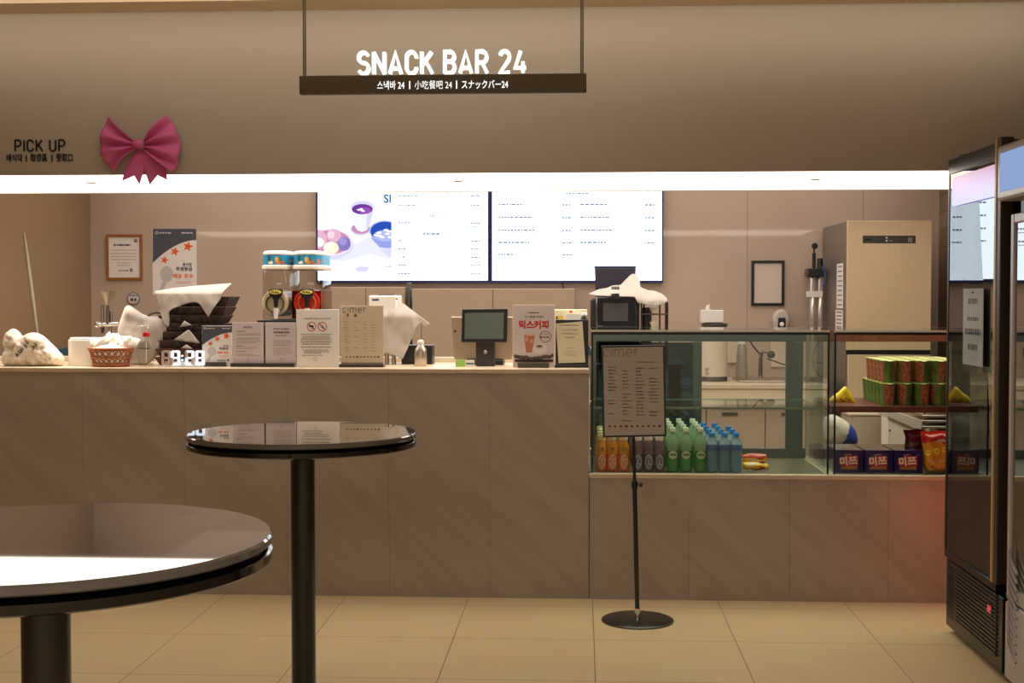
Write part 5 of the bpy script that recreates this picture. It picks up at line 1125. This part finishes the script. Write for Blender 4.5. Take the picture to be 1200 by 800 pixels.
# ---- noodle cups on the wooden shelf
def cupmat(name, bias):
    m = bpy.data.materials.new(name); m.use_nodes = True; nt = m.node_tree; b = nt.nodes['Principled BSDF']; b.inputs['Roughness'].default_value = .35
    tc = nt.nodes.new('ShaderNodeTexCoord'); n = nt.nodes.new('ShaderNodeTexVoronoi'); n.inputs['Scale'].default_value = 75
    r = nt.nodes.new('ShaderNodeValToRGB'); r.color_ramp.elements[0].color = lin((84, 34, 22)); r.color_ramp.elements[1].color = lin((176, 98, 68)); r.color_ramp.elements[1].position = .8
    nt.links.new(tc.outputs['Object'], n.inputs['Vector']); nt.links.new(n.outputs['Distance'], r.inputs[0]); nt.links.new(r.outputs[0], b.inputs['Base Color']); return m
NOOD = cupmat('noodle_photo_print', 0); GRN = mat('green_cup_print', (106, 132, 56), .35, noise_col=(40, (66, 88, 34), .4, .62, (1, 1, .3)))
FOIL = mat('yellow_green_foil', (228, 218, 156), .4, noise_col=(45, (188, 176, 96), .5, .66, (1, 1, 1)))
def cup_proto(rot):
    th = thing('noodle_cup', (0, 0, 0), '', 'noodle cup'); r = .0385; h = .1085; n = 24; m = MB()
    prof = [(r * .80, 0), (r * .82, .004), (r * .97, h - .008), (r, h - .006), (r, h - .002)]
    vs = []
    for rr, z in prof:
        for i in range(n): t = 2 * math.pi * i / n; vs.append((rr * math.cos(t), rr * math.sin(t), z))
    fa_, fb_ = [], []
    for k in range(4):
        for i in range(n):
            f = (k * n + i, k * n + (i + 1) % n, (k + 1) * n + (i + 1) % n, (k + 1) * n + i); ang = ((i + .5) / n * 360 + rot) % 180
            (fa_ if (ang < 95 and k in (1,)) else fb_).append(f)
    m.add(vs, fa_, NOOD); m.add(vs, fb_ + [tuple(range(n - 1, -1, -1))], GRN); m.build('cup', th)
    m = MB(); m.lathe([(r * 1.01, h - .0018), (r * 1.02, h), (0, h + .001)], (0, 0, 0), FOIL, n=24); m.add([(-.014, -r * 1.0, h), (.014, -r * 1.0, h), (.008, -r - .012, h - .003), (-.008, -r - .012, h - .003)], [(0, 1, 2, 3)], FOIL); m.build('foil_lid', th); return th
protos = [cup_proto(-45), cup_proto(50), cup_proto(100), cup_proto(5)]; used = [False] * 4
Yn = YG + .15
xs0 = PX(1040.5, Yn)
for ci in range(5):
    for r_ in range(6):
        for l_ in range(2):
            if l_ == 1 and ci == 0 and r_ == 5: continue
            loc = (xs0 + ci * .0815, Yn + r_ * .079, zsh + .001 + l_ * .111)
            k = (ci * 3 + r_ * 2 + l_ * 1 + (ci * r_) % 3) % 4
            lab = f"noodle cup in the {'upper' if l_ else 'lower'} layer, {ORD[ci]} column from the left, {'front row' if r_ == 0 else ORD[r_] + ' row back'}"
            if not used[k]: pr = protos[k]; pr.location = loc; pr['label'] = lab; pr['group'] = 'noodle cups on the wooden shelf'; used[k] = True
            else: dup(protos[k], loc, lab, 'noodle cups on the wooden shelf')
# ---- behind the right case: kitchen things
Yq = 7.9; m = MB(); th = thing('undercounter_unit', (PX(1020, Yq), Yq + .2, 0), 'low grey beige kitchen unit seen below the wooden shelf', 'cabinet')
a, b = PX(996, Yq), PX(1041, Yq); m.box(a, b, Yq, Yq + .25, 0, PZ(485, Yq), GBEI); m.build('carcass', th, bevel=.003); m = MB(); m.box(a - .01, b + .01, Yq - .01, Yq + .26, PZ(485, Yq) + .001, PZ(482, Yq), mat('pale_apron')); m.build('top', th, bevel=.003)
Yq2 = 7.6; th = thing('sloped_bin', (PX(1062, Yq2), Yq2 + .2, 0), 'white bin with a slanted grey lid standing behind the purple cartons', 'bin')
m = MB(); m.extr(pxpoly([(1040, 487), (1078, 500), (1080, 645), (1040, 645)], Yq2), Yq2, Yq2 + .16, mat('bin_white', (222, 214, 200), .4)); m.build('body', th, bevel=.003)
m = MB(); m.extr(pxpoly([(1039, 482), (1047, 481.5), (1080, 492), (1079, 503), (1071, 502), (1039, 488)], Yq2), Yq2 - .02, Yq2 + .22, mat('bin_lid_grey', (186, 180, 168), .3)); m.build('lid', th, bevel=.004)
m = MB(); x_ = PX(1043.5, Yq2); m.cyl((x_, Yq2 - .004, PZ(502, Yq2)), (x_, Yq2, PZ(502, Yq2)), .006, .006, GREYM, 10); m.build('knob', th)
Yq3 = 7.7; th = thing('steel_pan_rack', (PX(1105, Yq3), Yq3 + .2, 0), 'stainless rack of trays behind the biscuit bags', 'rack')
for i, py in enumerate((484, 490, 497)):
    m = MB(); m.box(PX(1082, Yq3), PX(1140, Yq3), Yq3 + i * .01, Yq3 + .3, PZ(py + 3, Yq3), PZ(py, Yq3), STEEL); m.build('pan', th, bevel=.004)
m = MB()
for px in (1083, 1139):
    for yy in (Yq3 + .04, Yq3 + .26): m.cyl((PX(px, yy), yy, 0), (PX(px, yy), yy, PZ(482, Yq3)), .012, .012, STEEL, 10)
m.build('uprights', th)
yfl = 7.14; th = thing('flour_sack', (PX(985, yfl), yfl, PZ(520, yfl)), 'white sack with a blue end slumped behind the purple cartons', 'sack')
m = MB(); o = pxpoly([(962, 492), (974, 484), (985, 489), (996, 496), (1004, 506), (1006, 519), (1000, 521), (968, 521)], yfl); xa_, xb_ = PX(996, yfl), PX(984, yfl); za_, zb_ = PZ(494, yfl), PZ(521, yfl)
puff(m, o, yfl, .07, None, R=.06, h=.012, wr=.004, seed=6, matfn=lambda x, z: mat('blue_sack_end', (40, 70, 170), .4) if (x - xb_) > (xa_ - xb_) * (z - zb_) / (za_ - zb_) else mat('sack_white', (222, 214, 196), .5)); m.build('sack_body', th, smooth=60)
m = MB(); m.box(PX(955, yfl), PX(1012, yfl), 7.06, 7.3, 0, PZ(521.3, yfl), mat('dark_crate', (66, 60, 54), .6)); tag(m.build('storage_crate', base=(PX(984, yfl), 7.16, 0), bevel=.004), 'dark low crate supporting the white and blue sack', 'crate')

# ================================================================== FRIDGES ON THE RIGHT
XF = 1.585
def zx(py, px):      # height of a pixel on the door plane x = XF
    d = ROT @ Vector(((px - 600) / F, -(py - 400) / F, -1)); p = CAM + d * (XF / d.x); return p
pf, pn_ = zx(745, 1105.5), zx(795, 1171)
YF1, YN1 = pf.y, pn_.y
ztop = zx(188, 1112).z; zdoor = zx(650, 1105.5).z
BODY = mat('black_fridge_body', (15, 14, 15), .3); DTILT = -.02
DGL = glass('dark_door_glass', (96, 98, 106), 5.4); INT = mat('dark_fridge_interior', (16, 15, 15), .6)
fr = thing('glass_door_fridge', (XF + .32, (YF1 + YN1) / 2, 0), 'tall black drinks fridge with a reflective glass door and vented base', 'fridge')
D = .62
m = MB(); t_ = .03; xa_, xb_ = XF + .035, XF + D; zi0 = zdoor + .01
m.box(xb_ - t_, xb_, YN1, YF1, .03, ztop, BODY); m.box(xa_, xb_ - t_, YN1, YN1 + t_, .03, ztop, BODY); m.box(xa_, xb_ - t_, YF1 - t_, YF1, .03, ztop, BODY); m.box(xa_, xb_ - t_, YN1 + t_, YF1 - t_, ztop - t_, ztop, BODY); m.box(xa_, xb_ - t_, YN1 + t_, YF1 - t_, .03, zi0, BODY); m.build('cabinet', fr)
for zz in (.75, 1.12, 1.48, 1.80):
    m = MB(); m.box(xa_ + .05, xb_ - t_ - .01, YN1 + t_ + .002, YF1 - t_ - .002, zz, zz + .012, mat('dark_wire_shelf', (40, 38, 38), .5)); m.build('shelf', fr)
m = MB(); fw = .035
for (u, v, z0_, z1_) in ((YF1 - .02, YF1, zdoor, ztop), (YN1 + .06, YN1 + .085, zdoor, ztop)): m.box(XF, XF + .03, u, v, z0_, z1_, BODY)
m.box(XF, XF + .03, YN1 + .085, YF1 - .02, zx(205, 1112).z, ztop, BODY); m.box(XF, XF + .03, YN1 + .085, YF1 - .02, zdoor, zdoor + .03, BODY); dr = m.build('door', fr, bevel=.002)
m = MB(); m.box(XF + .010, XF + .020, YN1 + .085, YF1 - .02, zdoor + .03, zx(205, 1112).z, DGL)
for v_ in m.v: v_.x += (v_.y - (YN1 + YF1) / 2) * DTILT; m.build('door_glass', dr)
hz0, hz1 = zx(684, 1171).z, zx(163, 1171).z
BRZ = mat('bronze_handle', (178, 150, 112), .35, .2)
m = MB(); m.box(XF - .022, XF + .03, YN1 + .035, YN1 + .06, hz0, hz1, BRZ); m.build('handle_strip', dr, bevel=.004)
m = MB(); m.box(XF - .018, XF + .03, YN1 - .005, YN1 + .034, hz0, hz1, mat('dark_bronze', (70, 60, 50), .4, .4)); m.build('door_edge', dr, bevel=.004)
m = MB(); m.box(XF + .01, XF + .033, YN1 + .002, YF1 - .002, .03, zdoor - .012, BODY); kp = m.build('base_panel', fr, bevel=.003)
m = MB(); zz = .07; VENT = mat('vent_slot', (2, 2, 2), .8)
for i in range(15):
    z_ = .08 + i * .0165; yA = YN1 + .06; yB = YF1 - .16 - (0 if i < 13 else .05 * (i - 12)); m.box(XF + .004, XF + .0095, yA, yB, z_, z_ + .009, mat('vent_fin', (40, 36, 32), .4))
for c_ in range(4):
    for i in range(16): m.box(XF + .0075, XF + .0095, YF1 - .05 - c_ * .022, YF1 - .035 - c_ * .022, .075 + i * .014, .081 + i * .014, mat('vent_fin'))
m.build('vent_grille', kp)
p_ = zx(713, 1158); m = MB(); m.box(XF + .003, XF + .0095, p_.y - .035, p_.y + .035, p_.z - .022, p_.z + .022, BLACKG); tdp = m.build('thermostat', kp)
LEDR = glow('red_digits', (1, .08, .1, 1), .9); m = MB()
for dy in (-.012, .010):
    for (u, v, za_, zb_) in ((-.007, .007, .010, .0125), (-.007, .007, -.001, .0015), (-.007, .007, -.0125, -.010), (-.008, -.0055, 0, .012), (.0055, .008, -.012, 0)):
        m.box(XF + .0015, XF + .003, p_.y + dy + u, p_.y + dy + v, p_.z + za_, p_.z + zb_, LEDR)
m.build('red_digits', tdp)
for yy in (YN1 + .05, YF1 - .05):
    for xx in (XF + .08, XF + D - .06): m = MB(); m.cyl((xx, yy, 0), (xx, yy, .03), .018, .022, BLACK, 12); m.build('foot', fr)
m = MB(); m.box(XF + .04, XF + .075, YF1 - .07, YF1 - .01, ztop, ztop + .02, BLACK); m.build('top_hinge', fr, bevel=.003)
# added unseen red emitter behind the fridge, for the red glow on the counter
m = MB(); m.box(XF + .04, XF + .34, YF1 + .001, YF1 + .012, .38, .44, glow('added_red_emission', (1, .10, .05, 1), 9)); m.build('added_red_glow', fr)
# price notice in a plastic sleeve, and the lilac panel with a painted glow, on the door glass
def onglass(px0, py0, px1, py1, dx): 
    return zx(py0, px0), zx(py1, px1)
A = zx(338, 1130); B = zx(429, 1152); yA, yB = A.y, B.y
m = MB(); th = thing('price_notice', (XF - .002, (yA + yB) / 2, B.z), 'long white price notice in a clear sleeve taped to the black fridge door', 'notice')
zt_, zb_ = zx(338, 1140).z, zx(428, 1140).z
m = MB(); m.box(XF - .003, XF - .0002, yB, yA, zb_, zt_, PAPER); m.build('sheet', th)
m = MB()
for f_, h_, n in ((.20, .022, 5), (.42, .016, 6), (.60, .024, 8), (.80, .024, 5)):
    zc = zt_ - (zt_ - zb_) * f_; wd_ = (yA - yB) / 10
    for j in range(n):
        yc = (yA + yB) / 2 + (j - n / 2) * wd_; m.add([(XF - .0034, yc + .001, zc), (XF - .0034, yc + wd_ * .8, zc), (XF - .0034, yc + wd_ * .8, zc + h_), (XF - .0034, yc + .001, zc + h_)], [(0, 1, 2, 3)], INK if j % 3 else INKG)
m.add([(XF - .0034, (yA + yB) / 2 - .012, zt_ - .02), (XF - .0034, (yA + yB) / 2 + .02, zt_ - .02), (XF - .0034, (yA + yB) / 2 + .02, zt_ - .012), (XF - .0034, (yA + yB) / 2 - .012, zt_ - .012)], [(0, 1, 2, 3)], INK); m.build('print', th, smooth=0)
m = MB(); m.box(XF - .0045, XF - .0038, yB - .008, yA + .008, zb_ - .025, zt_ + .035, glass('sleeve_film', (232, 236, 238), 1.35)); m.build('sleeve', th)
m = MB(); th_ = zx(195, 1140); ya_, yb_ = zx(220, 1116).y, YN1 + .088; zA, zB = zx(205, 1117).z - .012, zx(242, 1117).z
pts_ = []
for (cy, cz, a0) in ((ya_ - .04, zA - .04, 0), (ya_ - .02, zB + .02, 270)):
    pass
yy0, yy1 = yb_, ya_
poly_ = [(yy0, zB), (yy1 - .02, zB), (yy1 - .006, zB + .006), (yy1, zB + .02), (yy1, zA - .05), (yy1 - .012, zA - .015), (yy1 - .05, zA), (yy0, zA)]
GLOWFADE = bpy.data.materials.new('lilac_glow_fade'); GLOWFADE.use_nodes = True; nt_ = GLOWFADE.node_tree; b_ = nt_.nodes['Principled BSDF']; b_.inputs['Base Color'].default_value = lin((120, 100, 130)); b_.inputs['Roughness'].default_value = .4
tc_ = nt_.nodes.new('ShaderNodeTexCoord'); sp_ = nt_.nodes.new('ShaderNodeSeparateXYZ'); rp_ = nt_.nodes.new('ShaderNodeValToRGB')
rp_.color_ramp.elements[0].color = lin((186, 192, 250)); rp_.color_ramp.elements[1].color = lin((190, 150, 178)); nt_.links.new(tc_.outputs['Generated'], sp_.inputs[0]); nt_.links.new(sp_.outputs[2], rp_.inputs[0]); nt_.links.new(rp_.outputs[0], b_.inputs['Emission Color']); b_.inputs['Emission Strength'].default_value = .9  # pink-to-lilac fade of light painted into the emission colour
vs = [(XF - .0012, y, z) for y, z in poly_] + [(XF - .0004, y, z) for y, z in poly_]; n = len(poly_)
m.add(vs, [tuple(range(n)), tuple(range(2 * n - 1, n - 1, -1))] + [(i, i + n, (i + 1) % n + n, (i + 1) % n) for i in range(n)], GLOWFADE); m.build('lilac_glow_panel', dr, smooth=0)
# second fridge, light grey
YF2 = YN1 - .14; YN2 = YF2 - .62; XG = PX(1182.5, YF2, 420)
LG = mat('light_grey_fridge', (176, 170, 168), .35, .2); g2 = thing('glass_door_fridge', (XG + .32, (YF2 + YN2) / 2, 0), 'light grey framed drinks fridge with ribbed base at the right edge of the photo', 'fridge')
def zg(py, px): 
    d = ROT @ Vector(((px - 600) / F, -(py - 400) / F, -1)); return (CAM + d * (XG / d.x)).z
zd0, zd1 = zg(708, 1190), zg(250, 1190)
m = MB(); m.box(XG + .035, XG + .62, YN2, YF2, .04, zg(168, 1186), mat('dark_grey_cabinet', (40, 36, 36), .4)); m.build('cabinet', g2, bevel=.004)
m = MB(); 
m.box(XG, XG + .03, YF2 - .035, YF2, zd0, zd1, LG); m.box(XG, XG + .03, YN2, YN2 + .035, zd0, zd1, LG); m.box(XG, XG + .03, YN2 + .035, YF2 - .035, zd1 - .035, zd1, LG); m.box(XG, XG + .03, YN2 + .035, YF2 - .035, zd0, zd0 + .05, LG); dd = m.build('door', g2, bevel=.005)
m = MB(); m.box(XG + .008, XG + .02, YN2 + .035, YF2 - .035, zd0 + .05, zd1 - .035, DGL); m.build('door_glass', dd)
m = MB(); m.box(XG - .004, XG + .033, YN2, YF2, .06, zd0 - .008, LG); bp_ = m.build('base_panel', g2, bevel=.008)
m = MB()
for i in range(11):
    z_ = .12 + i * .032; m.tube([(XG - .006, YF2 - .05 - .004 * j * j * .6, z_ + .10 - .012 * j) for j in range(7)], .006, mat('rib_grey', (156, 150, 148), .4), 6)
m.build('ribs', bp_)
m = MB(); zh0, zh1 = zg(236, 1186), zg(172, 1186); m.box(XG - .055, XG + .034, YN2, YF2 - .01, zh0, zh1, LG); hd = m.build('header', g2, bevel=.012, seg=3)
m = MB(); m.box(XG - .057, XG - .0555, YN2 + .03, YF2 - .05, zh0 + .03, zh1 - .03, glow('header_light', (.30, .42, .70, 1), .8)); m.build('header_screen', hd)
m = MB(); m.box(XG + .06, XG + .4, YN2 + .1, YF2 - .08, zg(168, 1186) + .001, zg(160, 1186), mat('dark_red_box', (70, 16, 24), .5)); m.build('top_cover', g2)
m = MB()
for yy in (YN2 + .05, YF2 - .05):
    for xx in (XG + .1, XG + .56): m.cyl((xx, yy, 0), (xx, yy, .04), .02, .02, BLACK, 12)
m.build('feet', g2)

# ================================================================== BAR TABLES
def table(cxp, Zd, r, h, label):
    cx = PX(cxp, Zd, 500); th = thing('bar_table', (cx, Zd, 0), label, 'table', 'round bar tables'); L = (cx, Zd, 0)
    m = MB(); m.lathe([(r - .003, h - .018), (r, h - .015), (r, h - .004), (r - .004, h), (0, h)], L, GRANITE, n=128); m.lathe([(0, h - .018), (r - .003, h - .018)], L, GRANITE, n=128, caps=False); m.build('stone_top', th)
    m = MB(); m.lathe([(r - .02, h - .026), (r - .012, h - .0185), (0, h - .0185)], L, BLACKM, n=96); m.lathe([(0, h - .050), (r - .008, h - .050), (r - .001, h - .046), (r, h - .030), (r - .006, h - .026), (0, h - .026)], L, BLACKG, n=128, caps=False); m.build('edge_ring', th)
    m = MB(); m.cyl((cx, Zd, .02), (cx, Zd, h - .05), .0425, .0425, BLACKM, 48); m.build('leg', th)
    m = MB(); m.lathe([(.12, h - .058), (.12, h - .0505)], L, BLACKM, n=32); m.build('mounting_plate', th)
    m = MB(); m.lathe([(.25, 0), (.25, .008), (.235, .014), (.06, .022), (.045, .03)], L, BLACKM, n=64); m.build('foot_plate', th)
table(354.5, 4.53, .40, 1.45 - (508 - 350) * 4.53 / F, 'round dark stone bar table in the middle, before the counter')
table(51, 2.266, .40, 1.024, 'nearest round dark stone bar table cut off at the left edge')

# ================================================================== MENU STAND ON THE FLOOR
fp = floorpt(747, 727); sg = thing('menu_stand', (fp.x, fp.y, 0), 'black floor stand with a framed cimer menu in front of the glass case', 'menu stand')
m = MB(); m.lathe([(.162, 0), (.162, .006), (.155, .010), (.02, .013)], (fp.x, fp.y, 0), BLACKM, n=64); m.build('base_plate', sg)
Yp_ = fp.y; px_b = PX(741.5, Yp_, 512); tp = (px_b, Yp_, PZ(470, Yp_)); bt_ = Vector((fp.x, Yp_, .012)); tpv = Vector(tp)
mid = bt_ + (tpv - bt_) * ((PZ(566, Yp_) - .012) / (tpv.z - .012))
m = MB(); m.cyl(bt_, mid, .0105, .0105, BLACKM, 20); m.build('lower_pole', sg)
m = MB(); m.cyl(mid, tpv, .0075, .0075, BLACKM, 20); m.build('upper_pole', sg)
m = MB(); m.cyl(bt_ + Vector((0, 0, .001)), bt_ + Vector((0, 0, .045)), .015, .013, CHROME, 20); m.build('collar', sg)
m = MB(); m.cyl(mid + Vector((0, 0, -.02)), mid + Vector((0, 0, .012)), .014, .014, BLACK, 18); m.cyl(mid, mid + Vector((.03, -.005, 0)), .004, .004, BLACK, 10); m.cyl(mid + Vector((.022, -.005, -.002)), mid + Vector((.034, -.008, -.002)), .011, .011, BLACK, 10); m.build('clamp_knob', sg)
yb_ = Yp_ - .012
quad = [(704.5, 405), (779, 404), (781, 511), (706.5, 512.5)]
def bord(q, k):
    cx = sum(p[0] for p in q) / 4; cy = sum(p[1] for p in q) / 4; return [(cx + (x - cx) * (1 - k / abs(x - cx)), cy + (y - cy) * (1 - k / abs(y - cy))) for x, y in q]
m = MB(); m.extr(pxpoly(quad, yb_), yb_ - .004, yb_ + .0035, BLACKM); fb_ = m.build('frame', sg, bevel=.002)
MENUP = mat('grey_menu_print', (184, 179, 176), .12, spec=.5)
s = Sheet(yb_ - .004, 742); s.poly(bord(quad, 2.2), MENUP)
k = s_k(yb_)
lettering(s, 'cimer', PX(707, yb_), PX(747.5, yb_), PZ(417.4, yb_), 12.2 * k, .05, yb_ - .0055, yb_ - .0045, mat('menu_lettering', (96, 88, 80), .5), gap=.24)
MT2 = mat('menu_faint_text', (158, 146, 138), .5); random.seed(11)
for ci, cx_ in enumerate((712.5, 729, 745, 761)):
    for k_ in range(15):
        if random.random() < .8: s.words(cx_ + k_ * .04, cx_ + k_ * .04 + random.uniform(6, 11), 430 + ci * .6 + k_ * 3.9, .9, MT2, 3.5)
s.words(746, 768, 424, .8, MT2, 4); s.words(728, 740, 493, .8, MT2, 4)
for k_ in range(10): s.ell(714.5 + k_ * 6.5, 499.5 - k_ * .05, 1.7 + .3 * (k_ in (3, 9)), 1.2 + .3 * (k_ in (3, 9)), DARKB, 12); s.words(713 + k_ * 6.5, 716 + k_ * 6.5, 503, .5, MT2, 3)
s.build('menu_print', fb_, smooth=0)

# ================================================================== HANGING SIGN
YH = 5.5; BAR = mat('olive_bronze_bar', (84, 76, 60), .45, .35)
a, b = PX(351.8, YH, 97), PX(687.3, YH, 97); z0_, z1_ = PZ(108.5, YH), PZ(87, YH)
hs = thing('hanging_sign', ((a + b) / 2, YH, z0_), 'ceiling hung sign bar with glowing SNACK BAR 24 letters', 'sign')
m = MB(); m.box(a, b, YH - .02, YH + .02, z0_, z1_, BAR); m.build('bar', hs, bevel=.002)
for px in (356.8, 682):
    for dx in (-.004, .004):
        m = MB(); x_ = PX(px, YH, 50) + dx; m.cyl((x_, YH, z1_), (x_, YH, 2.80), .0032, .0032, mat('olive_rod', (84, 74, 54), .45, .3), 12); m.build('suspension_rod', hs)
LIT = glow('lit_letters', (.97, 1.0, .92, 1), 1.3)
a, b = PX(419, YH, 72), PX(617.5, YH, 72); m = MB(); lettering(m, 'SNACK BAR 24', a, b, z1_ + .001, PZ(57.5, YH) - z1_ - .001, .142, YH - .014, YH + .014, LIT, gap=.15); m.build('lit_lettering', hs, smooth=0)
m = MB(); LIT2 = glow('lit_small_letters', (1, .98, .92, 1), 1.15); k = s_k(YH)
for body, p0, p1 in (('스낵바 24', 442, 474), ('|', 479.5, 481.0), ('小吃餐吧 24', 486, 529.5), ('|', 534.5, 536), ('スナックバー24', 541, 595)):
    if body == '|': u = PX(p0, YH - .02, 97); m.box(u, u + .0045, YH - .0215, YH - .0202, PZ(103, YH - .02), PZ(93.5, YH - .02), LIT2)
    else: m.text(body, PX(p0, YH - .02, 97), PZ(102.3, YH - .02), YH - .0208, 7.6 * k, LIT2, align='LEFT', bold=0 if '吃' in body else .012, width=(p1 - p0) * k)
m.build('small_lettering', hs, smooth=0)

# ================================================================== FASCIA: PICK UP lettering and bow
YFA = 6.0; BLT = mat('black_letters', (12, 11, 10), .5); k = s_k(YFA)
pk = thing('pick_up_lettering', (PX(47, YFA, 185), YFA, PZ(190, YFA)), 'black PICK UP lettering with Korean, Chinese and Japanese line on the fascia', 'lettering')
m = MB(); lettering(m, 'PICK UP', PX(17.2, YFA, 170), PX(76.8, YFA, 170), P(47, 178, YFA).z, 15 * k, .125, YFA - .004, YFA - .0003, BLT, gap=.18); m.build('large_letters', pk, smooth=0)
m = MB(); zb_ = P(47, 188.6, YFA).z
for body, p0, p1 in (('배식대', 8, 26.5), ('|', 30.4, 31.6), ('取餐區', 36, 56), ('|', 60.6, 61.8), ('受取口', 66, 86)):
    if body == '|': u = PX(p0, YFA, 185); m.box(u, u + .005, YFA - .004, YFA - .0003, zb_ - .003, zb_ + .028, BLT)
    else: m.text(body, PX(p0, YFA, 185), zb_, YFA - .002, 7.2 * k, BLT, align='LEFT', bold=.012, width=(p1 - p0) * k, depth=.03)
m.build('small_letters', pk, smooth=0)

BOW = mat('pink_paper', (222, 112, 172), .6, spec=.3)
def BP(px, py, dy): p = P(px, py, YFA); return Vector((p.x, YFA - dy, p.z))
bw_ = thing('paper_bow', BP(167, 204, .03), 'large folded pink paper bow fixed at the lower edge of the fascia', 'bow')
for side in (-1, 1):
    m = MB()
    if side < 0: outer = [(131.5, 137), (127, 144), (123, 153), (120.5, 163), (120.2, 171), (121.5, 180), (125, 189), (131, 197), (138.5, 202)]
    else: outer = [(197.5, 136.5), (203, 143), (208, 151), (212.5, 160), (213.8, 169), (213.6, 180), (211.5, 190), (208.5, 198), (204.5, 202.5)]
    inner = [(160 if side < 0 else 171.5, 166 + 10 * i / 8) for i in range(9)]
    NV, NU = 48, 14; vs = []
    def smp(L, t): 
        f = t * (len(L) - 1); i = min(int(f), len(L) - 2); f -= i; return (L[i][0] * (1 - f) + L[i + 1][0] * f, L[i][1] * (1 - f) + L[i + 1][1] * f)
    for v in range(NV + 1):
        tv = v / NV; o_ = smp(outer, tv); i_ = smp(inner, tv)
        for u in range(NU + 1):
            tu = u / NU; px_ = i_[0] + (o_[0] - i_[0]) * tu; py_ = i_[1] + (o_[1] - i_[1]) * tu
            fold = .5 - .5 * math.cos(tv * 2 * math.pi * 3.0)
            fold = fold ** 1.0
            dep = .016 + .05 * math.sin(math.pi * min(1, tu * .8 + .1)) * .5 + .042 * (1 - fold) * math.sin(math.pi * (tu * .72 + .12)) 
            vs.append(BP(px_, py_, dep))
    m.add(vs, [(v * (NU + 1) + u, v * (NU + 1) + u + 1, (v + 1) * (NU + 1) + u + 1, (v + 1) * (NU + 1) + u) for v in range(NV) for u in range(NU)], BOW)
    m.build('wing', bw_, smooth=60, solid=.0015)
m = MB(); vs = []; 
for i in range(9):
    t = i / 8; vs += [BP(159.5, 164.5 + 11.5 * t, .028 + .030 * math.sin(math.pi * t)), BP(172, 164.5 + 11.5 * t, .028 + .030 * math.sin(math.pi * t))]
m.add(vs, [(2 * i, 2 * i + 1, 2 * i + 3, 2 * i + 2) for i in range(8)], BOW); m.build('knot', bw_, smooth=60, solid=.003)
for pts_ in ([(161.5, 175), (168, 175.5), (171, 187), (171, 200), (166.5, 217.5), (160, 206.5), (145.5, 213), (150, 197)], [(166, 175.5), (172.5, 175), (186, 190), (196.5, 199), (199, 212), (187, 206), (178.5, 217.5), (171, 199)]):
    m = MB(); o = [(BP(*p, 0).x, BP(*p, 0).z) for p in pts_]
    zt_, zb_ = BP(0, 175, 0).z, BP(0, 217, 0).z
    drape(m, o, lambda x, z: YFA - .012 - .024 * (zt_ - z) / (zt_ - zb_), BOW, h=.012, wr=.002, seed=len(pts_)); m.build('tail', bw_, smooth=60, solid=.0015)
